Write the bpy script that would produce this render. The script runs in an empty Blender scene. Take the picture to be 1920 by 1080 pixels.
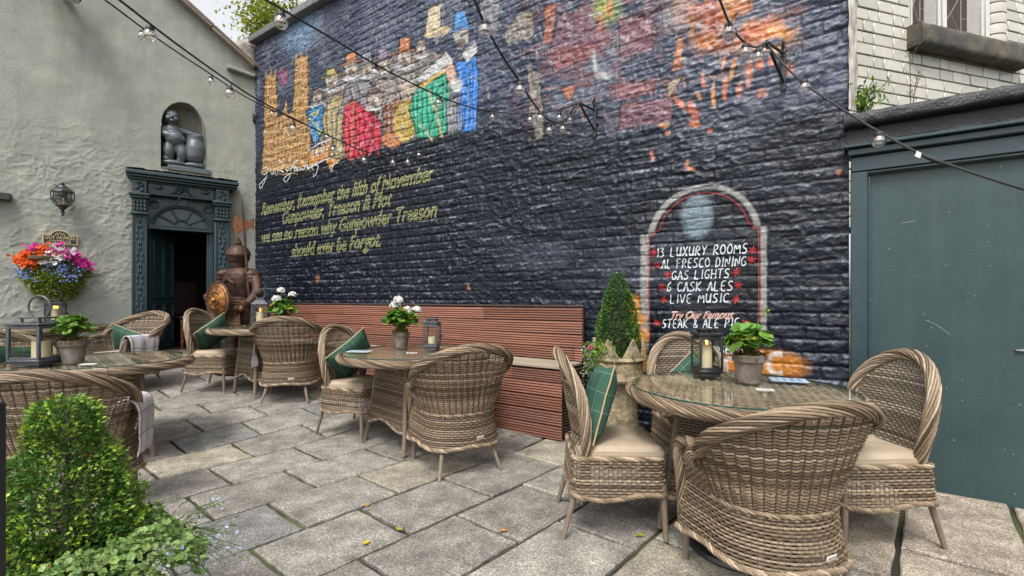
import bpy, bmesh, math, random
import numpy as np
from mathutils import Vector, Matrix
random.seed(7); RNG = np.random.default_rng(7)
pi = math.pi; R = math.radians
SC = bpy.context.scene; COL = SC.collection

# ---------------------------------------------------------------- camera, sky, sun, exposure
FOC = 905.0; EYE = 1.3
cam_data = bpy.data.cameras.new('camera'); cam = bpy.data.objects.new('camera', cam_data); COL.objects.link(cam)
cam.location = (0, 0, EYE); cam.rotation_euler = (pi/2, 0, 0)
cam_data.sensor_width = 36; cam_data.lens = 36*FOC/1920; cam_data.shift_y = 20/1920
cam_data.clip_start = 0.05; cam_data.clip_end = 500
SC.camera = cam
world = bpy.data.worlds.new('World'); SC.world = world; world.use_nodes = True
wn = world.node_tree; bg = wn.nodes['Background']
sky = wn.nodes.new('ShaderNodeTexSky'); sky.sky_type = 'NISHITA'; sky.sun_disc = False
SUN_EL, SUN_AZ = R(58), R(200)
sky.sun_elevation = SUN_EL; sky.sun_rotation = SUN_AZ; sky.air_density = 1.0; sky.dust_density = 4.0
hs = wn.nodes.new('ShaderNodeHueSaturation'); hs.inputs['Saturation'].default_value = 0.12
wn.links.new(sky.outputs[0], hs.inputs['Color']); wn.links.new(hs.outputs[0], bg.inputs['Color'])
bg.inputs['Strength'].default_value = 0.15
sun_d = bpy.data.lights.new('sun', 'SUN'); sun_d.energy = 1.3; sun_d.angle = R(16); sun_d.color = (1, .96, .9)
sun = bpy.data.objects.new('sun', sun_d); COL.objects.link(sun)
sdir = Vector((math.sin(SUN_AZ)*math.cos(SUN_EL), math.cos(SUN_AZ)*math.cos(SUN_EL), math.sin(SUN_EL)))
sun.rotation_euler = sdir.to_track_quat('Z', 'Y').to_euler(); sun.location = (0, -4, 12)
SC.view_settings.view_transform = 'Standard'; SC.view_settings.look = 'None'
SC.view_settings.exposure = 1.05; SC.view_settings.gamma = 1
SC.cycles.max_bounces = 8; SC.cycles.transparent_max_bounces = 16; SC.cycles.caustics_reflective = False; SC.cycles.caustics_refractive = False

# ---------------------------------------------------------------- geometry of the place
def ground(x, y): return .09*max(0.0, y-4.2)
def at(px, py, y): return Vector(((px-960)/FOC*y, y, EYE+(560-py)/FOC*y))
CX, CY = -4.40, 8.30                       # corner of the two walls
U = np.array([.8192, -.5735]); UN = np.array([-.5735, -.8192])     # black wall: along, towards the yard
W = np.array([.796, .605]); WN = np.array([.605, -.796])           # cottage wall
def bw(s, z, d=0.0):   return Vector((CX+U[0]*s+UN[0]*d, CY+U[1]*s+UN[1]*d, z))
def gw(a, z, d=0.0):   return Vector((CX+W[0]*a+WN[0]*d, CY+W[1]*a+WN[1]*d, z))
def bpx(px, py):                            # photo direction -> (s, z) on the black wall
    k = (px-960)/FOC; y = 5.22/(1+.7*k); return ((k*y-CX)/U[0], EYE+(560-py)/FOC*y)
def gpx(px, py):
    k = (px-960)/FOC; y = 11.646/(1-.7605*k); return ((k*y-CX)/W[0], EYE+(560-py)/FOC*y)

# ---------------------------------------------------------------- mesh building
def rgb(r, g, b): return (r, g, b)
class Geo:
    def __init__(s): s.V=[]; s.F={}; s.C=[]; s.T=[]; s.M={}; s.n=0; s.uv=False
    def add(s, V, F, col=(1,1,1), uv=None, mi=0):
        V = np.asarray(V, float).reshape(-1, 3); F = np.asarray(F, int)
        s.V.append(V); k = F.shape[1]
        s.F.setdefault(k, []).append(F+s.n); s.M.setdefault(k, []).append(np.full(len(F), mi, int))
        c = np.asarray(col, float)
        if c.ndim == 1: c = np.tile(c, (len(V), 1))
        s.C.append(c)
        if uv is None: uv = np.zeros((len(V), 2))
        else: s.uv = True
        s.T.append(np.asarray(uv, float)); s.n += len(V); return s
    def join(s, g, M=None):
        for i, V in enumerate(g.V): pass
        V = np.concatenate(g.V)
        if M is not None:
            m = np.array(M); V = V@m[:3,:3].T+m[:3,3]
        s.V.append(V); s.C.append(np.concatenate(g.C)); s.T.append(np.concatenate(g.T)); s.uv |= g.uv
        for k in g.F:
            s.F.setdefault(k, []).append(np.concatenate(g.F[k])+s.n); s.M.setdefault(k, []).append(np.concatenate(g.M[k]))
        s.n += len(V); return s
    def mesh(s, name, smooth=True):
        me = bpy.data.meshes.new(name)
        V = np.concatenate(s.V); C = np.concatenate(s.C); T = np.concatenate(s.T)
        L=[]; LS=[]; LT=[]; MI=[]; o=0
        for k in s.F:
            F = np.concatenate(s.F[k]); L.append(F.ravel()); LS.append(o+np.arange(len(F))*k); LT.append(np.full(len(F), k)); MI.append(np.concatenate(s.M[k])); o += F.size
        L=np.concatenate(L); LS=np.concatenate(LS); LT=np.concatenate(LT); MI=np.concatenate(MI)
        me.vertices.add(len(V)); me.vertices.foreach_set('co', V.ravel().astype(np.float32))
        me.loops.add(len(L)); me.loops.foreach_set('vertex_index', L.astype(np.int32))
        me.polygons.add(len(LS)); me.polygons.foreach_set('loop_start', LS.astype(np.int32)); me.polygons.foreach_set('loop_total', LT.astype(np.int32))
        me.polygons.foreach_set('material_index', MI.astype(np.int32))
        me.polygons.foreach_set('use_smooth', np.full(len(LS), smooth))
        a = me.color_attributes.new('Col', 'FLOAT_COLOR', 'POINT')
        a.data.foreach_set('color', np.concatenate([C, np.ones((len(C),1))], 1).ravel().astype(np.float32))
        if s.uv:
            u = me.uv_layers.new(name='UVMap'); u.data.foreach_set('uv', T[L].ravel().astype(np.float32))
        me.update(calc_edges=True); me.validate()
        if smooth and len(V) < 250000: me.set_sharp_from_angle(angle=R(38))
        return me
def obj(name, g, mats, parent=None, smooth=True, loc=None):
    me = g.mesh(name, smooth) if isinstance(g, Geo) else g
    o = bpy.data.objects.new(name, me); COL.objects.link(o)
    if mats is not None and not me.materials:
        for m in (mats if isinstance(mats, (list, tuple)) else [mats]): me.materials.append(m)
    if parent is not None: o.parent = parent
    if loc is not None: o.location = loc
    return o
def tag(o, label=None, cat=None, group=None, kind=None):
    if label: o['label'] = label
    if cat: o['category'] = cat
    if group: o['group'] = group
    if kind: o['kind'] = kind
    return o
def thing(name, label, cat, loc=(0,0,0), rz=0, group=None):
    o = bpy.data.objects.new(name, None); COL.objects.link(o); o.empty_display_size = .1
    o.location = loc; o.rotation_euler = (0, 0, rz); return tag(o, label, cat, group)
def dup(root, loc, rz=0, label=None, group=None, scale=1):
    def cp(o, par):
        c = o.copy(); COL.objects.link(c); c.parent = par
        for ch in list(o.children): cp(ch, c)
        return c
    r = cp(root, None); r.location = loc; r.rotation_euler = (0,0,rz); r.scale = (scale,)*3
    if label: r['label'] = label
    if group: r['group'] = group
    return r
def resample(P, step):
    P = np.asarray(P, float); d = np.r_[0, np.cumsum(np.linalg.norm(np.diff(P, axis=0), axis=1))]
    n = max(2, int(round(d[-1]/step))+1); t = np.linspace(0, d[-1], n)
    return np.stack([np.interp(t, d, P[:,i]) for i in range(P.shape[1])], 1)
def smoothp(P, it=2, closed=False):
    P = np.asarray(P, float)
    for _ in range(it):
        Q = []
        n = len(P)
        for i in range(n if closed else n-1):
            a, b = P[i], P[(i+1)%n]; Q += [a*.75+b*.25, a*.25+b*.75]
        if not closed: Q = [P[0]]+Q+[P[-1]]
        P = np.array(Q)
    return P
def frames(P, closed=False):
    T = np.gradient(P, axis=0) if not closed else np.roll(P,-1,0)-np.roll(P,1,0)
    T /= np.linalg.norm(T, axis=1)[:,None]+1e-12
    ref = np.array([0,0,1.]) if abs(T[0,2]) < .9 else np.array([1.,0,0])
    n = np.cross(T[0], ref); n /= np.linalg.norm(n); N = [n]
    for i in range(1, len(P)):
        n = N[-1]-T[i]*np.dot(N[-1], T[i]); n /= np.linalg.norm(n)+1e-12; N.append(n)
    N = np.array(N); return T, N, np.cross(T, N)
def ringfaces(m, n, closed=False):
    i = np.arange(m if closed else m-1)[:,None]; j = np.arange(n)[None,:]
    a = i*n+j; b = i*n+(j+1)%n; c = ((i+1)%m)*n+(j+1)%n; d = ((i+1)%m)*n+j
    return np.stack([a,b,c,d], -1).reshape(-1,4)
def tube(g, P, r, n=8, col=(1,1,1), closed=False, cap=True, ra=None):
    P = np.asarray(P, float); T, N, B = frames(P, closed)
    r = np.broadcast_to(np.asarray(r, float), (len(P),)); th = np.linspace(0, 2*pi, n, endpoint=False)+.3
    V = P[:,None]+(N[:,None]*np.cos(th)[None,:,None]+B[:,None]*np.sin(th)[None,:,None])*r[:,None,None]
    c = np.asarray(col, float)
    if c.ndim == 2: c = np.repeat(c, n, 0)
    n0 = g.n; g.add(V, ringfaces(len(P), n, closed), c)
    if cap and not closed:
        g.F.setdefault(n, []).append(np.array([np.arange(n)[::-1]+n0, np.arange(n)+n0+(len(P)-1)*n])); g.M.setdefault(n, []).append(np.zeros(2,int))
    return g
def lathe(g, prof, n=24, c=(0,0,0), sx=1, sy=1, col=(1,1,1), cap=True, mi=0):
    prof = np.asarray(prof, float); th = np.linspace(0, 2*pi, n, endpoint=False)
    V = np.stack([prof[:,0,None]*np.cos(th)*sx, prof[:,0,None]*np.sin(th)*sy, prof[:,1,None]+0*th], -1)+np.asarray(c, float)
    n0 = g.n; F = ringfaces(len(prof), n); g.add(V, F, col, mi=mi)
    if cap:
        g.F.setdefault(n, []).append(np.array([np.arange(n)[::-1]+n0, np.arange(n)+n0+(len(prof)-1)*n])); g.M.setdefault(n, []).append(np.full(2,mi))
    return g
def ell(g, c, r, n=14, m=9, col=(1,1,1), M=None):
    ph = np.linspace(-pi/2+.02, pi/2-.02, m); th = np.linspace(0, 2*pi, n, endpoint=False)
    V = np.stack([np.cos(ph)[:,None]*np.cos(th)*r[0], np.cos(ph)[:,None]*np.sin(th)*r[1], np.sin(ph)[:,None]*r[2]+0*th], -1).reshape(-1,3)
    if M is not None: V = V@np.array(M)[:3,:3].T
    n0 = g.n; g.add(V+np.asarray(c, float), ringfaces(m, n), col)
    g.F.setdefault(n, []).append(np.array([np.arange(n)[::-1]+n0, np.arange(n)+n0+(m-1)*n])); g.M.setdefault(n, []).append(np.zeros(2,int))
    return g
def cbox(g, c, size, ch=.004, M=None, col=(1,1,1), mi=0):
    """box with chamfered edges; M maps local to its frame"""
    h = np.asarray(size, float)/2; ch = min(ch, .45*h.min()); V=[]; idx={}
    for ax in range(3):
        for sx in (-1,1):
            for sy in (-1,1):
                for sz in (-1,1):
                    s = np.array([sx,sy,sz]); p = s*(h-ch); p[ax] = s[ax]*h[ax]; idx[(ax,sx,sy,sz)] = len(V); V.append(p)
    q=[]; t=[]
    for ax in range(3):
        o = [a for a in range(3) if a != ax]
        for sg in (-1,1):
            def k(a,b):
                s=[0,0,0]; s[ax]=sg; s[o[0]]=a; s[o[1]]=b; return idx[(ax,*s)]
            f=[k(-1,-1),k(1,-1),k(1,1),k(-1,1)]
            q.append(f if (sg>0)==(ax!=1) else f[::-1])
    for ax in range(3):
        o = [a for a in range(3) if a != ax]
        for s0 in (-1,1):
            for s1 in (-1,1):
                def k(w, a):
                    s=[0,0,0]; s[ax]=a; s[o[0]]=s0; s[o[1]]=s1; return idx[(w,*s)]
                f=[k(o[0],-1),k(o[0],1),k(o[1],1),k(o[1],-1)]
                q.append(f)
    for sx in (-1,1):
        for sy in (-1,1):
            for sz in (-1,1):
                f=[idx[(a,sx,sy,sz)] for a in range(3)]; t.append(f)
    V=np.array(V)
    def fix(F):
        out=[]
        for f in F:
            p=V[f]; nn=np.cross(p[1]-p[0],p[2]-p[0]); out.append(f if np.dot(nn,p.mean(0))>0 else f[::-1])
        return np.array(out)
    q=fix(q); t=fix(t); V=V+np.asarray(c,float)
    if M is not None:
        m=np.array(M); V=V@m[:3,:3].T+m[:3,3]
    n0=g.n; g.add(V,q,col,mi=mi); g.F.setdefault(3,[]).append(t+n0); g.M.setdefault(3,[]).append(np.full(len(t),mi)); return g
def MB(f):                                  # 4x4 of a wall frame: local x along, y = towards the yard, z up
    o=f(0,0,0); x=f(1,0,0)-o; y=f(0,0,1)-o
    return Matrix(((x.x,y.x,0,o.x),(x.y,y.y,0,o.y),(0,0,1,o.z),(0,0,0,1)))
MBW = MB(bw); MGW = MB(gw)
def prism(g, poly, y0, y1, M=None, col=(1,1,1), mi=0):
    """polygon in local xz extruded along local y"""
    p=np.asarray(poly,float); n=len(p)
    V=np.concatenate([np.c_[p[:,0],np.full(n,y0),p[:,1]],np.c_[p[:,0],np.full(n,y1),p[:,1]]])
    if M is not None:
        m=np.array(M); V=V@m[:3,:3].T+m[:3,3]
    n0=g.n; g.add(V,[[i,(i+1)%n,n+(i+1)%n,n+i] for i in range(n)],col,mi=mi)
    g.F.setdefault(n,[]).append(np.array([np.arange(n)[::-1]+n0,np.arange(n)+n0+n])); g.M.setdefault(n,[]).append(np.full(2,mi)); return g
def gridsurf(g, fn, us, vs, col=(1,1,1), uv=True, closed=False, mi=0):
    u,v=np.meshgrid(us,vs,indexing='ij'); P=fn(u,v); m,n=u.shape
    i=np.arange(m if closed else m-1)[:,None]; j=np.arange(n-1)[None,:]
    a=i*n+j; b=((i+1)%m)*n+j
    F=np.stack([a,b,b+1,a+1],-1).reshape(-1,4)
    g.add(P.reshape(-1,3),F,col if np.ndim(col)<3 else col.reshape(-1,3),uv=np.stack([u,v],-1).reshape(-1,2),mi=mi); return g
# value noise
def vn(x, y, seed=0):
    rng=np.random.default_rng(seed); L=rng.random((256,256)); xi=np.floor(x).astype(int); yi=np.floor(y).astype(int)
    fx=x-xi; fy=y-yi; fx=fx*fx*(3-2*fx); fy=fy*fy*(3-2*fy); a=xi&255; b=(xi+1)&255; c=yi&255; d=(yi+1)&255
    return (L[a,c]*(1-fx)+L[b,c]*fx)*(1-fy)+(L[a,d]*(1-fx)+L[b,d]*fx)*fy
def fbm(x, y, o=4, seed=0):
    s=0; a=.5; t=0
    for k in range(o): s=s+a*vn(x*2**k+k*17.3,y*2**k+k*9.1,seed+k); t+=a; a*=.55
    return s/t

# ---------------------------------------------------------------- materials
MATS={}
def mat(name, col=(.5,.5,.5), rough=.6, metal=0, attr=False, var=0, vscale=8, bump=0, bscale=40, spec=.5, col2=None, trans=0, coat=0, detail=5, uvp=False, rvar=0, stretch=None):
    m=bpy.data.materials.new(name); m.use_nodes=True; t=m.node_tree; N=t.nodes; Lk=t.links; p=N['Principled BSDF']
    p.inputs['Roughness'].default_value=rough; p.inputs['Metallic'].default_value=metal; p.inputs['Specular IOR Level'].default_value=spec
    if coat: p.inputs['Coat Weight'].default_value=coat; p.inputs['Coat Roughness'].default_value=.15
    tc=N.new('ShaderNodeTexCoord'); src=tc.outputs['Object']
    if stretch:
        mp=N.new('ShaderNodeMapping'); mp.inputs['Scale'].default_value=stretch; Lk.new(src,mp.inputs[0]); src=mp.outputs[0]
    def noise(sc,de=detail):
        n=N.new('ShaderNodeTexNoise'); n.inputs['Scale'].default_value=sc; n.inputs['Detail'].default_value=de; n.inputs['Roughness'].default_value=.6; Lk.new(src,n.inputs['Vector']); return n
    if attr:
        a=N.new('ShaderNodeAttribute'); a.attribute_name='Col'; c=a.outputs['Color']
    else:
        c=N.new('ShaderNodeRGB'); c.outputs[0].default_value=(*col,1); c=c.outputs[0]
    if col2 is not None:
        n=noise(vscale); cr=N.new('ShaderNodeValToRGB'); cr.color_ramp.elements[0].position=.42; cr.color_ramp.elements[1].position=.62
        Lk.new(n.outputs['Fac'],cr.inputs[0]); mx=N.new('ShaderNodeMix'); mx.data_type='RGBA'; Lk.new(cr.outputs[0],mx.inputs[0]); Lk.new(c,mx.inputs[6]); mx.inputs[7].default_value=(*col2,1); c=mx.outputs[2]
    if var:
        n=noise(vscale*2.3); mr=N.new('ShaderNodeMapRange'); mr.inputs[1].default_value=.25; mr.inputs[2].default_value=.75; mr.inputs[3].default_value=1-var; mr.inputs[4].default_value=1+var
        Lk.new(n.outputs['Fac'],mr.inputs[0]); mx=N.new('ShaderNodeVectorMath'); mx.operation='SCALE'; Lk.new(c,mx.inputs[0]); Lk.new(mr.outputs[0],mx.inputs['Scale']); c=mx.outputs[0]
    Lk.new(c,p.inputs['Base Color'])
    if rvar:
        n=noise(vscale*1.7); mr=N.new('ShaderNodeMapRange'); mr.inputs[1].default_value=.3; mr.inputs[2].default_value=.7; mr.inputs[3].default_value=max(.05,rough-rvar); mr.inputs[4].default_value=min(1,rough+rvar); Lk.new(n.outputs['Fac'],mr.inputs[0]); Lk.new(mr.outputs[0],p.inputs['Roughness'])
    if bump:
        n=noise(bscale,6); b=N.new('ShaderNodeBump'); b.inputs['Strength'].default_value=min(1,bump); b.inputs['Distance'].default_value=.004*max(1,bump); Lk.new(n.outputs['Fac'],b.inputs['Height']); Lk.new(b.outputs[0],p.inputs['Normal'])
    if trans:
        tr=N.new('ShaderNodeBsdfTranslucent'); Lk.new(c,tr.inputs[0]); mx=N.new('ShaderNodeMixShader'); mx.inputs[0].default_value=trans
        Lk.new(p.outputs[0],mx.inputs[1]); Lk.new(tr.outputs[0],mx.inputs[2]); Lk.new(mx.outputs[0],N['Material Output'].inputs[0])
    MATS[name]=m; return m
def mth(t, op, a, b=None):
    n=t.nodes.new('ShaderNodeMath'); n.operation=op
    for i,x in enumerate((a,b)):
        if x is None: continue
        if isinstance(x,(int,float)): n.inputs[i].default_value=x
        else: t.links.new(x,n.inputs[i])
    return n.outputs[0]
def glassmat(name, tint=(1,1,1), refl=1.0, rough=0.0, base=.04):
    m=bpy.data.materials.new(name); m.use_nodes=True; t=m.node_tree; N=t.nodes; N.remove(N['Principled BSDF'])
    tr=N.new('ShaderNodeBsdfTransparent'); tr.inputs[0].default_value=(*tint,1); gl=N.new('ShaderNodeBsdfGlossy'); gl.inputs['Roughness'].default_value=rough
    ge=N.new('ShaderNodeNewGeometry'); dt=N.new('ShaderNodeVectorMath'); dt.operation='DOT_PRODUCT'; t.links.new(ge.outputs['Normal'],dt.inputs[0]); t.links.new(ge.outputs['Incoming'],dt.inputs[1])
    sch=mth(t,'MULTIPLY',mth(t,'ADD',mth(t,'MULTIPLY',mth(t,'POWER',mth(t,'SUBTRACT',1.0,mth(t,'ABSOLUTE',dt.outputs['Value'])),5),1-base),base),refl)
    mx=N.new('ShaderNodeMixShader'); t.links.new(sch,mx.inputs[0]); t.links.new(tr.outputs[0],mx.inputs[1]); t.links.new(gl.outputs[0],mx.inputs[2]); t.links.new(mx.outputs[0],N['Material Output'].inputs[0])
    return m
def clothmat(name, base, line, lines, line2=None, lines2=None, bump=.5):
    """woven cloth with thin stripes in both directions of the UVs: lines = (period, width)"""
    m=mat(name, base, .9, var=.18, vscale=60, spec=.15); t=m.node_tree; N=t.nodes; p=N['Principled BSDF']
    uv=N.new('ShaderNodeUVMap'); sp=N.new('ShaderNodeSeparateXYZ'); t.links.new(uv.outputs[0],sp.inputs[0])
    c=p.inputs['Base Color'].links[0].from_socket
    def stripe(per,w,colr,c,amt=1):
        ms=[]
        for k in (0,1):
            f=mth(t,'FRACT',mth(t,'ADD',mth(t,'DIVIDE',sp.outputs[k],per),.37)); ms.append(mth(t,'LESS_THAN',mth(t,'ABSOLUTE',mth(t,'SUBTRACT',f,.5)),w/per/2))
        k=mth(t,'MULTIPLY',mth(t,'MULTIPLY',mth(t,'ADD',ms[0],ms[1]),.6),amt)
        mx=N.new('ShaderNodeMix'); mx.data_type='RGBA'; t.links.new(k,mx.inputs[0]); t.links.new(c,mx.inputs[6]); mx.inputs[7].default_value=(*colr,1); return mx.outputs[2]
    for l in lines: c=stripe(*l[:2],line if len(l)<3 else l[2],c)
    t.links.new(c,p.inputs['Base Color'])
    n=N.new('ShaderNodeTexNoise'); n.inputs['Scale'].default_value=180; b=N.new('ShaderNodeBump'); b.inputs['Strength'].default_value=bump; b.inputs['Distance'].default_value=.002
    tc=N.new('ShaderNodeTexCoord'); t.links.new(tc.outputs['Object'],n.inputs['Vector']); t.links.new(n.outputs[0],b.inputs['Height']); t.links.new(b.outputs[0],p.inputs['Normal']); return m
m_wicker=mat('wicker',attr=True,rough=.5,var=.25,vscale=25,bump=.4,bscale=300,spec=.35)
m_leg=mat('leg_wrap',(.165,.125,.088),.55,var=.2,vscale=12,bump=.5,bscale=120)
m_glass=glassmat('table_glass',(.96,.985,.97),.75)
m_glassedge=mat('glass_edge',(.012,.06,.05),.12,spec=.8)
m_pane=glassmat('pane',(.95,.97,.96),.8)
m_bulb=glassmat('bulb_glass',(.93,.93,.92),2.2,.06,.13)
m_green=clothmat('green_check',(.036,.088,.062),(.17,.26,.21),[(.11,.004)])
m_plaid=clothmat('plaid',(.46,.43,.42),(.10,.105,.16),[(.14,.012),(.14*.5,.008,(.33,.32,.36)),(.28,.03,(.36,.34,.40))])
m_beige=mat('beige_pad',(.33,.265,.19),.75,var=.14,vscale=5,bump=.7,bscale=11,spec=.25)
m_piping=mat('piping',(.45,.30,.17),.8)
m_blackmetal=mat('black_metal',(.016,.017,.019),.38,bump=.2,bscale=90,spec=.6)
m_greymetal=mat('grey_metal',(.055,.06,.072),.45,var=.25,vscale=14,bump=.3,bscale=70)
m_wax=mat('wax',(.62,.50,.32),.55,spec=.3,bump=.2,bscale=20)
m_pot=mat('terracotta_grey',(.125,.095,.075),.9,col2=(.19,.175,.16),vscale=9,var=.2,bump=.6,bscale=60)
m_soil=mat('soil',(.03,.02,.012),1,bump=1,bscale=60)
m_leaf=mat('leaf',attr=True,rough=.5,trans=.28,spec=.35)
m_petal=mat('petal',attr=True,rough=.7,trans=.25,spec=.2)
m_bark=mat('bark',(.08,.06,.045),.9,bump=1,bscale=30)
m_teal=mat('teal_paint',(.018,.038,.046),.36,var=.15,vscale=5,bump=.35,bscale=35,col2=(.023,.046,.054))
m_stone=mat('pale_stone',(.33,.30,.26),.9,col2=(.12,.11,.095),vscale=6,var=.2,bump=1,bscale=30)
# ================================================================ GROUND AND PAVING
def speckle(m, scale, lo, hi, amt=.6):
    t=m.node_tree; N=t.nodes; p=N['Principled BSDF']; c=p.inputs['Base Color'].links[0].from_socket
    v=N.new('ShaderNodeTexVoronoi'); v.inputs['Scale'].default_value=scale; tc=N.new('ShaderNodeTexCoord'); t.links.new(tc.outputs['Object'],v.inputs[0])
    sp=N.new('ShaderNodeSeparateColor'); t.links.new(v.outputs['Color'],sp.inputs[0])
    mr=N.new('ShaderNodeMapRange'); mr.inputs[3].default_value=lo; mr.inputs[4].default_value=hi; pw=mth(t,'POWER',sp.outputs[0],2.2); t.links.new(pw,mr.inputs[0])
    mx=N.new('ShaderNodeVectorMath'); mx.operation='SCALE'; t.links.new(c,mx.inputs[0]); t.links.new(mr.outputs[0],mx.inputs['Scale']); t.links.new(mx.outputs[0],p.inputs['Base Color'])
m_slab=mat('slab',attr=True,rough=.82,var=.5,vscale=2.6,bump=1.3,bscale=75,spec=.3); speckle(m_slab,170,.62,1.75)
m_joint=mat('joint',(.016,.014,.010),1,col2=(.065,.075,.018),vscale=1.3,bump=1,bscale=50)
AA=np.array([.653,.757]); BB=np.array([-.760,.649])
def paving():
    g=Geo(); S=.448
    known={}
    def gp(px,py):
        h=py-560; z=FOC*EYE/h
        if z>4.2: z=FOC*(EYE+.378)/(h+.09*FOC)
        return np.array([(px-960)/FOC*z,z])
    for x0,y0,x1,y1 in [(480,785,640,893),(935,610,1135,705),(630,450,760,520),(310,435,400,500),(935,470,1090,545),(1280,485,1475,550),(1325,630,1560,725),(930,815,1060,893),(140,320,205,365),(400,335,480,380),(660,345,765,400),(955,355,1100,410),(20,415,95,475),(215,240,285,280),(450,255,535,295),(705,265,790,300),(75,175,130,205),(280,185,340,215),(505,195,575,225),(560,590,710,685),(230,565,335,655),(1740,650,1920,715)]:
        p=gp(260+S*(x0+x1)/2,680+S*(y0+y1)/2); c=p@BB; a=p@AA; known.setdefault(int(math.floor((c-2.68)/.512)),[]).append(a)
    rng=random.Random(3)
    for r in range(-11,14):
        c0=2.68+r*.512; c1=c0+.512
        ks=sorted(known.get(r,[])); js=[]
        lo=(ks[0] if ks else rng.uniform(0,.9)); a=lo
        while a>-4: a-=rng.choice([.62,.78,.9,1.02]); js.append(a)
        js=js[::-1]+(ks if ks else [lo]); a=js[-1]
        while a<11: a+=rng.choice([.62,.78,.9,1.02]); js.append(a)
        js=[js[0]]+[b for q,b in zip(js,js[1:]) if b-q>.22]
        for a0,a1 in zip(js,js[1:]):
            cc=(c0+c1)/2; ac=(a0+a1)/2; P=BB*cc+AA*ac
            if (P-np.array([CX,CY]))@UN<-.5 or (P-np.array([CX,CY]))@WN<-.8 or P[1]<-1.5: continue
            gap=.012
            cor=[(c0+gap,a0+gap),(c1-gap,a0+gap),(c1-gap,a1-gap),(c0+gap,a1-gap)]
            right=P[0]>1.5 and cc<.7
            k=rng.random()
            base=np.array([.208,.194,.170])
            if k<.07: base=np.array([.255,.23,.18])
            elif k<.2: base=np.array([.178,.175,.165])
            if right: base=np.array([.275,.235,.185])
            base=base*rng.uniform(.84,1.14)
            zt=rng.uniform(-.004,.004)
            # outline with slightly wavy, chipped edges
            ring=[]
            for i in range(4):
                p,q=np.array(cor[i]),np.array(cor[(i+1)%4]); n=8; d=(q-p)/n; nn=np.array([-d[1],d[0]])/np.linalg.norm(d)
                for j in range(n): ring.append(p+d*j+nn*rng.uniform(-.004,.008)*(1 if j else .4))
            ring=np.array(ring); cen=ring.mean(0); n=len(ring)
            def ringz(shr,z):
                d=cen-ring; L=np.linalg.norm(d,axis=1)[:,None]; q=ring+d/L*shr; xy=q[:,0:1]*BB+q[:,1:2]*AA
                return np.c_[xy,[ground(x,y)+z+zt for x,y in xy]]
            V=np.concatenate([ringz(0,-.05),ringz(0,-.008),ringz(.012,0)]); n0=g.n
            g.add(V,ringfaces(3,n),base)
            g.F.setdefault(n,[]).append(np.array([np.arange(n)+n0+2*n])); g.M.setdefault(n,[]).append(np.zeros(1,int))
    o=obj('paving',g,m_slab,smooth=False); tag(o,kind='structure')
    b=Geo(); ys=np.r_[-30,-8,np.arange(-2,9.5,.35),14,40]; xs=np.r_[-40,-12,np.arange(-9,6,.5),12,40]
    gridsurf(b,lambda u,v: np.stack([u,v,np.vectorize(lambda y: ground(0,min(y,8.6)))(v)-.021+.004*np.sin(u*7+v*9)],-1),xs,ys)
    tag(obj('ground',b,m_joint),kind='structure')
paving()

# ================================================================ BLACK PAINTED BRICK WALL
WS0,WS1,WZ1=-.02,8.36,5.66
NS,NZ=1000,640
sv=np.linspace(WS0,WS1,NS)**1.0; zv=np.linspace(-.05,WZ1,NZ)
def wall_relief(S,Z):
    cz=.099; wob=.02*(fbm(S*1.3,Z*1.3,3,5)-.5)+.01*(fbm(S*6,Z*6,2,9)-.5); zz=Z+wob; row=np.floor(zz/cz); fz=zz/cz-row
    L=.245; ss=S/L+.5*(row%2)+.23*vn(row*3.7,row*0+.5,4)+.05*(fbm(S*5,Z*5,2,8)-.5); col=np.floor(ss); fs=ss-col
    rnd=vn(col*1.37+row*7.13,row*1.91+col*.37,11)
    ez=np.minimum(fz,1-fz)*cz; es=np.minimum(fs,1-fs)*L
    e=np.minimum(ez,es*.9); wj=.009+.006*fbm(S*8,Z*8,2,21)
    brick=np.clip((e-wj*.35)/(wj*.9),0,1); brick=brick*brick*(3-2*brick)
    flat=np.clip((fbm(S*.55,Z*.55,3,31)-.40)*5,0,1)         # places where render hides the joints
    ledge=np.clip((fbm(S*2.2,Z*9,4,41)-.45)*3,0,1)
    X_=CX+U[0]*S; Y_=CY+U[1]*S; px=960+X_/Y_*FOC; py=560-(Z-EYE)/Y_*FOC
    sm=lambda x0,x1,y0,y1,w: np.clip((px-x0)/w,0,1)*np.clip((x1-px)/w,0,1)*np.clip((py-y0)/w,0,1)*np.clip((y1-py)/w,0,1)
    q=1-.55*np.maximum(sm(485,850,325,495,18),sm(1205,1440,350,670,20))
    h=brick*(.010-.0055*flat)+ (rnd-.5)*.006
    h+=q*.013*(fbm(S*12,Z*16,5,51)-.5)+q*.013*(fbm(S*3.2,Z*5,3,61)-.5)+q*.010*(fbm(S*30,Z*42,3,52)-.5)
    r2=1-np.abs(2*fbm(S*5+fbm(S*3,Z*3,2,53)*2,Z*14,3,54)-1); h+=q*.012*r2**5*np.clip(fbm(S*1.1,Z*1.1,2,55)*2.4-.6,0,1)
    up=np.clip((Z-1.2)/2.2,0,1)
    h+=.013*up*np.abs(fbm(S*7+Z*3,Z*13-S*3,4,71)-.5)*2+.010*ledge*np.clip(S/8.4,.2,1)
    return h, brick, rnd, fs, row
Sg,Zg=np.meshgrid(sv,zv,indexing='ij')
HG,BRK,RND,_,_=wall_relief(Sg,Zg)
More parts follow.
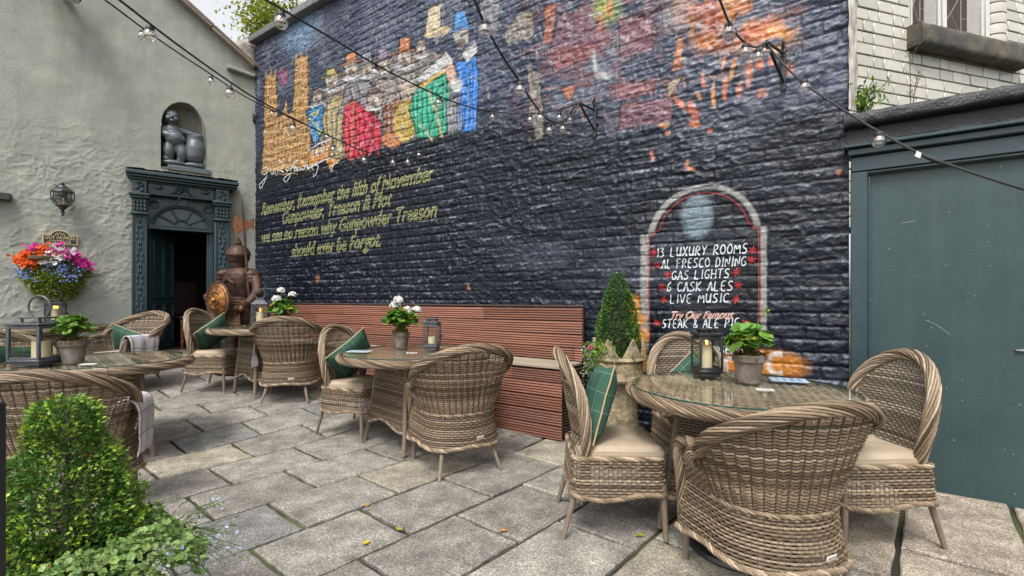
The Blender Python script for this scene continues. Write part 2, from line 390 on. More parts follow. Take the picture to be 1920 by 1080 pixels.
def relief_at(s,z):
    i=np.clip((np.asarray(s)-WS0)/(WS1-WS0)*(NS-1),0,NS-1.001); j=np.clip((np.asarray(z)+.05)/(WZ1+.05)*(NZ-1),0,NZ-1.001)
    a=i.astype(int); b=j.astype(int); fi=i-a; fj=j-b
    return (HG[a,b]*(1-fi)+HG[a+1,b]*fi)*(1-fj)+(HG[a,b+1]*(1-fi)+HG[a+1,b+1]*fi)*fj
def paint():
    X=CX+U[0]*Sg; Y=CY+U[1]*Sg; px=960+X/Y*FOC; py=560-(Zg-EYE)/Y*FOC
    wx=(fbm(Sg*9,Zg*9,3,81)-.5); wy=(fbm(Sg*9+50,Zg*9,3,82)-.5)
    qx=px+wx*6; qy=py+wy*6; fine=fbm(Sg*24,Zg*24,3,83); big=fbm(Sg*1.6,Zg*1.6,4,84); streak=fbm(Sg*20,Zg*3,3,85)
    C=np.empty(Sg.shape+(3,)); C[:]=(.0046,.0068,.0130)
    C*= (.65+.9*big)[...,None]
    def mix(m,c,a=1.0):
        m=np.clip(m*a,0,1)[...,None]; C[:]=C*(1-m)+np.asarray(c)*m
    def soft(d,w): return np.clip(.5-d/w,0,1)
    def poly(P,c,a=.9,w=5,tex=.35,x=None,y=None,line=0):
        x=qx if x is None else x; y=qy if y is None else y
        P=np.asarray(P,float); bx=(px>P[:,0].min()-40)&(px<P[:,0].max()+40)&(py>P[:,1].min()-40)&(py<P[:,1].max()+40)
        if not bx.any(): return
        xs,ys=x[bx],y[bx]; ins=np.zeros(xs.shape,bool); d=np.full(xs.shape,1e9)
        for (ax,ay),(bx_,by_) in zip(P,np.roll(P,-1,0)):
            ins^=((ay>ys)!=(by_>ys))&(xs<(bx_-ax)*(ys-ay)/(by_-ay+1e-9)+ax)
            L=(bx_-ax)**2+(by_-ay)**2+1e-9; t=np.clip(((xs-ax)*(bx_-ax)+(ys-ay)*(by_-ay))/L,0,1); d=np.minimum(d,np.hypot(xs-ax-t*(bx_-ax),ys-ay-t*(by_-ay)))
        d=np.where(ins,-d,d); m=np.zeros(px.shape); m[bx]=soft(d,w)
        k=1+tex*2*(fine-.5)+tex*(streak-.5)
        mm=np.clip(m*a,0,1)[...,None]; C[:]=C*(1-mm)+np.asarray(c)*k[...,None]*mm
        if line:
            e=np.zeros(px.shape); e[bx]=np.clip(1.5-np.abs(d)/line,0,1); C[:]*=(1-.75*np.clip(e,0,1)*np.clip(.4+fine,0,1))[...,None]
    def oval(cx,cy,rx,ry,c,a=.9,w=.25,rot=0,tex=.35):
        dx=qx-cx; dy=qy-cy; cs,sn=math.cos(R(rot)),math.sin(R(rot)); d=np.hypot((dx*cs+dy*sn)/rx,(-dx*sn+dy*cs)/ry)-1
        m=soft(d,w*2); k=1+tex*2*(fine-.5); mm=np.clip(m*a,0,1)[...,None]; C[:]=C*(1-mm)+np.asarray(c)*k[...,None]*mm
    # dusk sky of the mural and the greyed paint to its right
    low=np.interp(px,[480,620,830,900,1100,1300,1600],[318,300,262,250,262,255,215])
    up=np.clip((low-py+30*(big-.5))/70,0,1)
    mix(up,(.034,.044,.078),.8)
    mix(up*np.clip((fbm(Sg*2.3,Zg*2.3,4,91)-.46)*5,0,1),(.072,.084,.125),.75)
    mix(up*np.clip((fbm(Sg*3.1,Zg*3.1,4,92)-.56)*6,0,1),(.13,.14,.175),.6)
    mix(np.clip((fbm(Sg*1.1,Zg*1.7,4,93)-.53)*5,0,1)*np.clip((px-850)/200,0,1)*(1-up),(.036,.043,.062),.8)
    oval(565,55,26,42,(.14,.26,.40),.6,.5,25)
    def pl(P,w,c,a=.8):
        for (ax,ay),(bx_,by_) in zip(P,P[1:]):
            bx=(px>min(ax,bx_)-8)&(px<max(ax,bx_)+8)&(py>min(ay,by_)-8)&(py<max(ay,by_)+8)
            if not bx.any(): continue
            xs,ys=qx[bx],qy[bx]; L=(bx_-ax)**2+(by_-ay)**2+1e-9; t=np.clip(((xs-ax)*(bx_-ax)+(ys-ay)*(by_-ay))/L,0,1); d=np.hypot(xs-ax-t*(bx_-ax),ys-ay-t*(by_-ay))
            m=(np.clip(1.2-d/w,0,1)*a)[:,None]; C[bx]=C[bx]*(1-m)+np.asarray(c)*m
    DK=(.016,.013,.014)
    # twin gothic towers in gold, with window slits and string courses
    G1=(.40,.23,.085)
    poly([(500,142),(519,138),(521,322),(491,327)],G1,.96,2,.45,line=1.2); poly([(555,110),(577,104),(583,312),(545,320)],G1,.96,2,.45,line=1.2); poly([(497,234),(530,216),(536,183),(541,214),(582,206),(583,314),(491,325)],(.36,.20,.075),.96,2,.45,line=1)
    for x0,x1,y0,y1 in ((500,520,150,318),(556,581,120,312),(520,556,228,318)):
        for k in range(5):
            x=x0+(x1-x0)*(k+.5)/5
            for y in np.arange(y0,y1-12,17): pl([(x-.03*(y-y0),y),(x-.03*(y-y0),y+11)],1.3,(.10,.05,.02),.85)
        for y in np.arange(y0,y1,17): pl([(x0-3,y+14),(x1+2,y+12)],1.0,(.55,.38,.17),.7)
    for x,y in ((500,142),(510,139),(519,137),(556,110),(566,106),(577,104)): pl([(x,y+4),(x,y-7)],1.6,G1,.9)
    pl([(528,245),(536,232),(545,243)],1.5,DK); pl([(528,262),(537,246),(546,260)],1.5,(.55,.38,.17))
    oval(533,145,9,15,(.24,.06,.14),.75,.3)
    # a row of generic hatted men in coloured clothes (invented figures)
    def coat(P,c,folds=6,hl=1.7):
        poly(P,c,.97,2,.3,line=1.4); P=np.array(P,float); x0,x1=P[:,0].min(),P[:,0].max(); y0,y1=P[:,1].min(),P[:,1].max(); rs_=random.Random(int(x0))
        msk=lambda x,y: inside_px(P,x,y)
        for k in range(folds):
            x=x0+(x1-x0)*(k+.6)/folds; y=y0+(y1-y0)*rs_.uniform(.1,.35); Q=[(x+rs_.uniform(-3,3),y),(x+rs_.uniform(-4,4),(y+y1)/2),(x+rs_.uniform(-6,6),y1-8)]
            if msk(*Q[0]) or msk(*Q[1]): pl(Q,1.8,np.asarray(c)*.25,.8); pl([(q[0]+4,q[1]) for q in Q],1.3,np.clip(np.asarray(c)*hl+.05,0,.8),.6)
    def inside_px(P,x,y):
        r=False
        for (ax,ay),(bx_,by_) in zip(P,np.roll(P,-1,0)):
            if (ay>y)!=(by_>y) and x<(bx_-ax)*(y-ay)/(by_-ay+1e-9)+ax: r=not r
        return r
    def man(cx,cy,r,skin,hat,beard=(.09,.06,.045),tall=1.5,ruff=1,tilt=-.18):
        if ruff: oval(cx,cy+1.25*r,1.15*r,.38*r,(.45,.45,.46),.92,.12,-8); pl([(cx-r,cy+1.3*r),(cx,cy+1.1*r),(cx+r,cy+1.15*r)],1,DK,.6)
        oval(cx,cy,.82*r,1.02*r,skin,.95,.10); oval(cx,cy+.72*r,.5*r,.48*r,beard,.85,.2); oval(cx+.30*r,cy+.05*r,.22*r,.35*r,np.asarray(skin)*1.35,.7,.4)
        for e in (-.36,.32): oval(cx+e*r,cy-.12*r,.19*r,.11*r,(.5,.5,.48),.9,.2); oval(cx+e*r,cy-.12*r,.08*r,.09*r,DK,.95,.3); pl([(cx+(e-.2)*r,cy-.30*r),(cx+(e+.2)*r,cy-.34*r)],1,DK,.7)
        pl([(cx+.02*r,cy-.15*r),(cx+.10*r,cy+.25*r),(cx-.08*r,cy+.28*r)],.9,DK,.6); pl([(cx-.2*r,cy+.5*r),(cx+.2*r,cy+.48*r)],1,(.2,.06,.05),.8)
        poly([(cx-.75*r,cy-.62*r),(cx-.6*r,cy-tall*r-.7*r),(cx+.55*r,cy-tall*r-.85*r),(cx+.8*r,cy-.9*r)],hat,.95,2,.3,line=1.2)
        poly([(cx-1.55*r,cy-.42*r),(cx-.2*r,cy-.85*r),(cx+1.5*r,cy-1.05*r),(cx+1.55*r,cy-.82*r),(cx,cy-.55*r),(cx-1.5*r,cy-.2*r)],np.asarray(hat)*.75,.95,2,.3,line=1.2)
        pl([(cx-.9*r,cy-.3*r),(cx-.85*r,cy+.5*r)],1.4,DK,.6); pl([(cx+.86*r,cy-.4*r),(cx+.8*r,cy+.5*r)],1.4,DK,.6)
    poly([(600,205),(625,150),(690,120),(750,100),(800,95),(850,110),(850,240),(770,262),(640,298),(606,290)],(.15,.135,.125),.8,10,.8)
    rq=random.Random(21)
    for k in range(150):
        x=rq.uniform(604,880); y0_=np.interp(x,[604,700,880],[175,110,60]); y=rq.uniform(y0_,np.interp(x,[604,880],[292,240])); a_=rq.uniform(0,6.3); L_=rq.uniform(5,17); pl([(x,y),(x+L_*math.cos(a_)*.6,y+L_*.4*math.sin(a_)+3),(x+L_*math.cos(a_),y+L_*math.sin(a_))],rq.uniform(1.1,2.6),rq.choice([DK,(.40,.38,.36),(.30,.22,.15),(.26,.08,.06),(.44,.34,.14),(.2,.2,.25)]),.75)
    S1=(.34,.28,.22); S2=(.38,.33,.27)
    coat([(586,205),(606,192),(616,230),(612,290),(590,290),(584,240)],(.12,.11,.10),3)
    man(597,183,12,S1,(.20,.15,.10),tall=.6)
    coat([(604,215),(628,178),(650,180),(662,215),(645,300),(612,292)],(.30,.245,.13),5)
    man(623,152,13,S2,(.40,.31,.10),tall=1.0)
    coat([(634,215),(655,160),(690,150),(715,180),(700,215),(660,205)],(.17,.16,.18),5)
    man(660,128,15,S2,(.42,.17,.07),tall=1.2)
    man(690,128,13,S1,(.22,.22,.25),tall=1.4)
    coat([(645,205),(661,187),(690,205),(716,228),(717,275),(690,290),(655,302),(643,255)],(.40,.018,.045),8)
    pl([(643,203),(664,190),(660,302)],2.2,(.30,.13,.05),.9); pl([(672,215),(700,240),(690,285)],1.6,(.10,.0,.01),.8)
    man(719,120,12,S1,(.26,.20,.27),tall=1.5)
    coat([(690,175),(712,150),(742,150),(756,200),(735,235),(712,225)],(.24,.20,.18),6); man(702,186,14,S2,(.17,.10,.08),tall=.5)
    coat([(718,210),(750,180),(768,215),(752,275),(722,276)],(.22,.10,.06),5)
    oval(762,226,21,39,(.46,.34,.08),.97,.08,8,.4)
    for i in range(-3,4):
        for j in range(-6,7):
            if (i/3.4)**2+(j/6.4)**2<1: pl([(760+i*5.4+j*.6,226+j*5.6),(763+i*5.4+j*.6,229+j*5.6)],1.1,(.12,.07,.02),.85)
    oval(735,263,17,13,(.40,.15,.05),.95,.1); pl([(720,260),(750,258)],1,DK,.6)
    coat([(784,165),(838,128),(843,190),(838,250),(815,260),(785,258),(768,205)],(.018,.27,.165),8)
    poly([(778,150),(838,97),(850,110),(851,124),(790,158)],(.44,.44,.45),.96,2,.25,line=1.3)
    for k in range(7): pl([(785+k*9,150-k*7),(795+k*9,152-k*7)],1,(.15,.15,.17),.7)
    poly([(784,161),(850,120),(852,127),(788,169)],(.48,.33,.10),.95,2,.3,line=1)
    man(760,108,15,S2,(.46,.17,.07),tall=1.7); man(792,92,11,S1,(.30,.24,.2),tall=.7)
    for i in range(4): pl([(752+i*6,150),(750+i*7,185)],2,(.38,.29,.22),.8)
    oval(768,165,13,12,(.40,.32,.25),.9,.15); pl([(760,158),(757,148)],2,(.40,.32,.25)); pl([(767,155),(766,146)],2,(.40,.32,.25)); pl([(774,157),(777,148)],2,(.40,.32,.25))
    pl([(804,168),(818,210),(831,258)],2.6,(.42,.31,.15),.95); pl([(788,232),(812,264)],2.8,(.36,.33,.18),.9)
    poly([(838,190),(868,180),(868,246),(840,252)],(.15,.15,.165),.92,2,.4,line=1)
    for k in range(5): pl([(842+k*6,195),(843+k*6,246)],1,(.34,.34,.35),.7)
    coat([(853,118),(896,104),(899,170),(893,245),(868,250),(866,180)],(.025,.14,.44),6)
    poly([(868,100),(895,78),(899,98),(876,120)],(.50,.50,.50),.95,2,line=1.2); oval(846,140,7,24,(.42,.25,.18),.92,.12,-12); oval(858,161,11,13,(.42,.42,.41),.9,.1)
    man(866,68,17,(.36,.33,.31),(.06,.21,.48),tall=1.9,ruff=0)
    poly([(806,15),(828,6),(829,52),(800,62)],(.48,.41,.28),.95,2,.25,line=1.2); oval(821,62,25,9,(.48,.39,.24),.95,.1,-14); oval(824,66,12,4,DK,.6,.3,-14)
    # shield, ribbon
    poly([(577,208),(607,198),(605,248),(592,276),(581,252)],(.015,.155,.36),.98,1.5,.15,line=1.4)
    poly([(578,285),(624,262),(620,295),(640,300),(622,322),(610,300),(577,318)],(.42,.20,.055),.96,2,.35,line=1.4)
    # right half: pale patches, maroon blocks, glow, fire
    for P,c,a in [([(1022,14),(1046,8),(1040,50),(1034,82),(1016,84),(1024,40)],(.36,.13,.07),.9),([(1048,30),(1140,10),(1140,95),(1040,140),(1030,105)],(.155,.075,.10),.75),([(1030,100),(1110,75),(1130,95),(1045,135)],(.24,.06,.05),.55),([(1052,165),(1086,158),(1070,195)],(.32,.12,.07),.85),([(1160,40),(1225,28),(1225,95),(1165,110)],(.22,.09,.10),.6),([(1150,160),(1230,150),(1225,175),(1160,190)],(.26,.10,.11),.75),([(1165,200),(1265,180),(1260,225),(1160,245)],(.20,.09,.11),.7),([(945,62),(975,25),(1003,22),(1000,70),(950,85)],(.30,.26,.20),.6),([(988,120),(1015,140),(1020,260),(1003,262),(995,200)],(.23,.20,.17),.75),([(900,0),(940,0),(935,60),(905,55)],(.21,.20,.21),.6),([(1240,0),(1300,0),(1290,60),(1248,70)],(.17,.165,.17),.6),([(1270,70),(1282,72),(1282,125),(1262,138),(1268,105)],(.42,.16,.06),.9),([(1250,160),(1282,140),(1262,180),(1255,190)],(.30,.21,.13),.8)]: poly(P,c,a,3,.6,line=1.2)
    for P in [[(1108,95),(1116,92),(1124,135),(1160,147),(1150,150),(1118,148)]]: poly(P,(.34,.37,.36),.75,5,.6)
    oval(1138,14,24,26,(.25,.30,.05),.85,.5); oval(1143,14,8,15,(.48,.20,.07),.9,.3); oval(1128,45,4,20,(.38,.15,.08),.8,.4,8)
    fire=np.clip((fbm(Sg*7,Zg*7,4,95)-.36)*5,0,1); f2=fbm(Sg*9+20,Zg*9,3,96)
    zone=np.clip(1-np.hypot((qx-1385)/130,(qy-25)/80),0,1)**.5+.7*np.clip(1-np.hypot((qx-1440)/75,(qy-75)/32),0,1)+.8*np.clip(1-np.hypot((qx-1320)/40,(qy-85)/22),0,1)
    fc=np.stack([.34+.24*f2,.10+.30*np.clip(f2-.3,0,1),.03+.05*f2],-1); m=np.clip(zone*fire*.95,0,1)[...,None]; C[:]=C*(1-m)+fc*m
    rq=random.Random(22)
    for k in range(230):
        x=rq.uniform(905,1480); y=rq.uniform(0,np.interp(x,[905,1100,1480],[200,235,120])); a_=rq.uniform(-.5,.2)+rq.choice([0,1.57]); L_=rq.uniform(6,24); red=x>1020
        pl([(x,y),(x+L_*math.cos(a_),y+L_*math.sin(a_))],rq.uniform(1.0,2.4),rq.choice([DK,(.24,.24,.26),(.30,.09,.06) if red else (.30,.27,.22),(.36,.17,.08) if red else (.20,.2,.24)]),.6)
    rs=random.Random(5)
    for cx,cy,rx,ry,rot in [(1319,152,4,13,12),(1338,180,4,20,2),(1361,160,5,15,-8),(1376,130,4,22,-12),(1388,168,5,14,-8),(1406,140,6,22,-4),(1428,175,10,9,0),(1276,195,5,14,45),(1300,208,7,18,22),(1310,180,4,9,30),(1360,180,4,9,0),(1358,120,3,16,-8),(1425,120,7,10,0),(1446,118,5,9,0),(1478,130,9,11,10),(1460,60,22,10,-10),(1455,95,14,8,0),(1302,232,10,6,-10),(1246,235,8,5,0),(1332,246,5,4,0),(1253,250,5,4,0),(1222,292,4,10,10),(1574,325,4,4,0),(1296,318,8,3,-10)]:
        oval(cx,cy,rx,ry,rs.choice([(.50,.13,.05),(.55,.24,.07),(.50,.17,.10)]),.85,.4,-rot,.6)
    # painted stone arch of the menu board
    ys=py+.075*(px-1320)+wy*3; xs=px+wx*3
    def shape(x0,x1,rx,ry):
        dr=np.maximum(np.maximum(x0-xs,xs-x1),432-ys); de=(np.hypot((xs-1321)/rx,(ys-447)/ry)-1)*ry; de=np.maximum(de,ys-447)
        return np.maximum(np.minimum(dr,de),ys-652)
    do=shape(1202,1438,107,101); di=shape(1217,1426,95,92)
    mix(soft(do,3)*soft(-di,3)*np.clip((655-ys)/25,0,1),(.25,.24,.23),.9)
    C[di<0]*=.72
    mix(soft(np.hypot((xs-1308)/29,(ys-405)/40)-1,.35),(.145,.19,.225),.85)      # plain pale oval in place of the painted face
    # painted flames and letters by the foot of the board
    for cx,cy,rx,ry,rot in [(1190,580,9,26,10),(1200,598,12,12,0),(1205,630,13,15,0),(1203,672,10,26,0)]: oval(cx,cy,rx,ry,(.46,.20,.035),.95,.3,rot,.5)
    z2=np.clip(1.15-np.hypot((qx-1420)/95,(qy-690)/36),0,1)*2.5; mix(np.clip(z2,0,1)*np.clip(.5+fine,0,1),(.44,.17,.03),.95)
    for cx,cy in [(1345,690),(1372,690),(1458,682)]:
        d=np.abs(np.hypot((px-cx)/17,(py-cy)/19)-1); mix(soft(d-.22,.2)*((px<cx+9)|(cx<1400)),(.42,.40,.37),.9)
    up1=np.zeros_like(HG); up1[:,:-2]=HG[:,:-2]-HG[:,2:]; arris_sheen=np.clip(up1*150-.55,0,1)*np.clip((fbm(Sg*9,Zg*9,3,103)-.40)*5,0,1)*np.clip((fbm(Sg*40,Zg*40,2,104)-.35)*4,0,1)
    mix(arris_sheen,(.19,.225,.28),.7)  # scuffs and bluish sky sheen, painted along the upward brick edges
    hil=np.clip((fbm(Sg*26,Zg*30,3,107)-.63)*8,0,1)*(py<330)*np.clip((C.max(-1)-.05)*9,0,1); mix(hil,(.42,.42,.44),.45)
    wine=np.clip((fbm(Sg*5,Zg*9,4,108)-.50)*6,0,1)*up*np.clip((px-930)/90,0,1)*np.clip((1300-px)/80,0,1); mix(wine,(.13,.05,.06),.55)
    # worn paint: brick showing, pale scuffs and painted highlights on the raised arrises
    hp=HG-fbm(Sg*3.2,Zg*5,3,61)*.01
    wear=np.clip((fbm(Sg*30,Zg*34,3,101)-.60)*7,0,1)*np.clip((HG-np.median(HG))*120,0,1)*np.clip((big-.3)*3,0,1)
    mix(wear,(.16,.18,.21),.55)
    for (cx,cy,r) in [(598,523,5),(880,540,4),(1575,322,4),(1290,308,5)]: oval(cx,cy,r*.8,r*1.4,(.30,.13,.07),.8,.4)
    return C,px,py
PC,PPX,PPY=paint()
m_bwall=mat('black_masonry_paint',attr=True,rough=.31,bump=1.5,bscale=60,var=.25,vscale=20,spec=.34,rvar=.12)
m_yellow=mat('yellow_line_paint',(.32,.33,.15),.6,var=.3,vscale=20); m_white=mat('white_line_paint',(.50,.53,.56),.6,var=.25,vscale=20); m_red=mat('red_line_paint',(.30,.016,.018),.6,var=.25,vscale=20); m_pink=mat('pink_line_paint',(.50,.31,.26),.6,var=.2,vscale=20)
wall=thing('black_brick_wall','tall black painted brick wall with colourful faded mural, verse and menu board','wall',bw(0,0))
wall.rotation_euler=(0,0,math.atan2(U[1],U[0])); tag(wall,kind='thing')
def wloc(s,z,d): return np.stack([s,-np.asarray(d),z],-1)     # wall thing's own axes: +y points into the wall
def build_wall():
    i=np.arange(NS-1)[:,None]; j=np.arange(NZ-1)[None,:]
    a=i*NZ+j; F=np.stack([a,a+NZ,a+NZ+1,a+1],-1)
    V=wloc(Sg,Zg,HG).reshape(-1,3)
    fx=PPX[:-1,:-1]; fy=PPY[:-1,:-1]
    low=np.interp(fx,[480,620,830,900,1100,1300,1600],[330,322,276,256,268,262,222])
    mural=(fy<low)
    board=(fx>1195)&(fx<1446)&(fy+.075*(fx-1320)>338)&(fy<705)
    for nm,mk in (('brickwork',~mural&~board),('mural',mural),('painted_menu_board',board)):
        f=F[mk]; used=np.unique(f); mp=np.full(NS*NZ,-1); mp[used]=np.arange(len(used))
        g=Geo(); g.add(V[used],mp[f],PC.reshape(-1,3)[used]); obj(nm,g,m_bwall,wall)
    k=Geo(); cbox(k,((WS0+WS1)/2,.20,2.8),(WS1-WS0-.02,.34,5.66),.01,col=(.05,.05,.06)); obj('wall_core',k,m_bwall,wall)
    c=Geo(); s=WS0-.02; rr=random.Random(2)
    while s<WS1:
        L=rr.uniform(.8,1.1); cbox(c,(s+L/2,.13,5.715+rr.uniform(-.006,.006)),(L-.012,.50,.12),.012,col=np.array([.14,.135,.14])*rr.uniform(.8,1.2)); s+=L
    obj('coping',c,mat('coping_stone',attr=True,rough=.85,var=.3,vscale=8,bump=1,bscale=40),wall)
    e=Geo(); zs=np.linspace(2.66,5.66,120)                      # ragged white end of the wall
    def fn(u,v): n=fbm(v*9,u*14,4,7); return np.stack([WS1-.012+.05*(u)+.02*n,.0-.03+.16*u*0+.10*(u-.3)-.012*fbm(v*14,u*9,3,3),v],-1)
    gridsurf(e,fn,np.linspace(0,1,10),zs,uv=False); obj('ragged_end',e,mat('flaking_white',(.55,.53,.48),.9,col2=(.16,.13,.11),vscale=9,bump=1.4,bscale=40,stretch=(1,1,.35)),wall)
build_wall()
def ribbon(g,P,w,off=.007,step=.010):
    """flat brush stroke (s,z) laid on the wall's relief"""
    P=resample(P,step)
    if len(P)<2: return
    T=np.gradient(P,axis=0); T/=np.linalg.norm(T,axis=1)[:,None]+1e-9; Nn=np.stack([-T[:,1],T[:,0]],-1)
    w=w*(1+.25*(vn(P[:,0]*30,P[:,1]*30,3)-.5)); rows=[]
    for k in (-1,0,1):
        q=P+Nn*(k*w/2)[:,None]; rows.append(wloc(q[:,0],q[:,1],relief_at(q[:,0],q[:,1])+off))
    V=np.stack(rows,1); g.add(V.reshape(-1,3),[[i*3+k,i*3+k+1,(i+1)*3+k+1,(i+1)*3+k] for i in range(len(P)-1) for k in (0,1)])
GL={'A':[[(0,0),(.4,1),(.75,0)],[(.15,.38),(.66,.38)]],'C':[[(.7,.85),(.45,1),(.1,.8),(0,.4),(.2,0),(.7,.12)]],'D':[[(.05,0),(.1,1),(.5,.9),(.75,.5),(.5,.08),(0,0)]],'E':[[(.65,1),(.08,.97),(.05,.02),(.65,0)],[(.07,.5),(.55,.52)]],'F':[[(.65,1),(.08,.96),(.05,-.02)],[(.07,.5),(.55,.52)]],'G':[[(.7,.85),(.4,1),(.08,.75),(.02,.3),(.3,0),(.68,.15),(.7,.45),(.4,.43)]],'H':[[(.05,1),(.03,0)],[(.7,1),(.68,0)],[(.05,.5),(.7,.52)]],'I':[[(.2,1),(.18,0)]],'K':[[(.05,1),(.03,0)],[(.65,1),(.05,.45),(.72,0)]],'L':[[(.08,1),(.03,.03),(.6,0)]],'M':[[(0,0),(.1,1),(.42,.3),(.75,1),(.85,0)]],'N':[[(.03,0),(.06,1),(.65,.02),(.7,1)]],'O':[[(.4,1),(.08,.8),(0,.35),(.3,0),(.68,.2),(.74,.65),(.4,1)]],'P':[[(.05,0),(.08,1),(.55,.95),(.65,.7),(.45,.48),(.06,.45)]],'R':[[(.05,0),(.08,1),(.55,.95),(.62,.7),(.45,.5),(.07,.48),(.7,0)]],'S':[[(.68,.9),(.35,1),(.08,.78),(.2,.56),(.6,.42),(.62,.12),(.3,0),(0,.1)]],'T':[[(-.02,.97),(.75,1)],[(.38,1),(.34,0)]],'U':[[(.05,1),(.05,.25),(.3,0),(.6,.2),(.68,1)],[(.68,1),(.68,0)]],'V':[[(0,1),(.33,0),(.72,1)]],'X':[[(0,1),(.7,0)],[(.7,1),(0,0)]],'Y':[[(0,1),(.36,.5),(.7,1)],[(.36,.5),(.3,0)]],'1':[[(.1,.82),(.3,1),(.28,0)]],'3':[[(.05,.95),(.6,1),(.25,.58),(.62,.4),(.5,.05),(0,.02)]],'6':[[(.6,1),(.15,.7),(.02,.3),(.25,0),(.6,.15),(.6,.42),(.3,.55),(.05,.35)]],'0':[[(.4,1),(.08,.8),(0,.35),(.3,0),(.6,.2),(.66,.65),(.4,1)]],'5':[[(.62,1),(.15,.97),(.1,.58),(.5,.6),(.62,.3),(.4,0),(0,.08)]],'&':[[(.75,.35),(.5,.05),(.15,.02),(.05,.25),(.5,.7),(.4,.98),(.15,.85),(.3,.5),(.78,0)]]}
def line_frame(x0,y0,x1,y1,h):
    s0,z0=bpx(x0,y0); s1,z1=bpx(x1,y1); _,zt=bpx((x0+x1)/2,(y0+y1)/2-h); _,zb=bpx((x0+x1)/2,(y0+y1)/2); return np.array([s0,z0]),np.array([s1,z1]),zt-zb
def strokes(g,text,x0,y0,x1,y1,h,w,slant=.1):
    A,B,H=line_frame(x0,y0,x1,y1,h); adv=sum({'I':.55,' ':.75,'1':.6,'M':1.1}.get(c,.98) for c in text)-.2; u=(B-A)/adv; k=0
    for c in text:
        if c!=' ':
            for st in GL[c]:
                P=np.array([A+u*(k+x)+np.array([slant*y*H,y*H]) for x,y in st]); ribbon(g,smoothp(P,1) if len(P)>3 else P,w)
        k+={'I':.55,' ':.75,'1':.6,'M':1.1}.get(c,.98)
def font_curves(text,shear=0.0,res=3):
    cu=bpy.data.curves.new('tmp','FONT'); cu.body=text; cu.resolution_u=res; cu.shear=shear; o=bpy.data.objects.new('tmp',cu); COL.objects.link(o)
    dg=bpy.context.evaluated_depsgraph_get(); me=bpy.data.meshes.new_from_object(o.evaluated_get(dg)); 
    V=np.array([v.co[:2] for v in me.vertices]); E=[tuple(e.vertices) for e in me.edges]; fc={}
    for p in me.polygons:
        for e in p.edge_keys: fc[e]=fc.get(e,0)+1
    F=[tuple(p.vertices) for p in me.polygons]
    E=[e for e in E if fc.get(tuple(sorted(e)),0)<2]
    bpy.data.objects.remove(o); bpy.data.curves.remove(cu); bpy.data.meshes.remove(me)
    nb={}
    for a,b in E: nb.setdefault(a,[]).append(b); nb.setdefault(b,[]).append(a)
    loops=[]; seen=set()
    for s in nb:
        if s in seen: continue
        L=[s]; seen.add(s); c=s
        while True:
            n=[q for q in nb[c] if q not in seen]
            if not n: break
            c=n[0]; seen.add(c); L.append(c)
        loops.append(V[L+[s]])
    return loops,V,F
def outline_text(g,text,x0,y0,x1,y1,h,w,shear=.35,fill=None):
    loops,V,_=font_curves(text,shear); A,B,H=line_frame(x0,y0,x1,y1,h); wd=V[:,0].max(); cap=.72
    for L in loops: ribbon(g,np.array([A+(B-A)*(x/wd)+np.array([0,y/cap*H]) for x,y in L]),w)
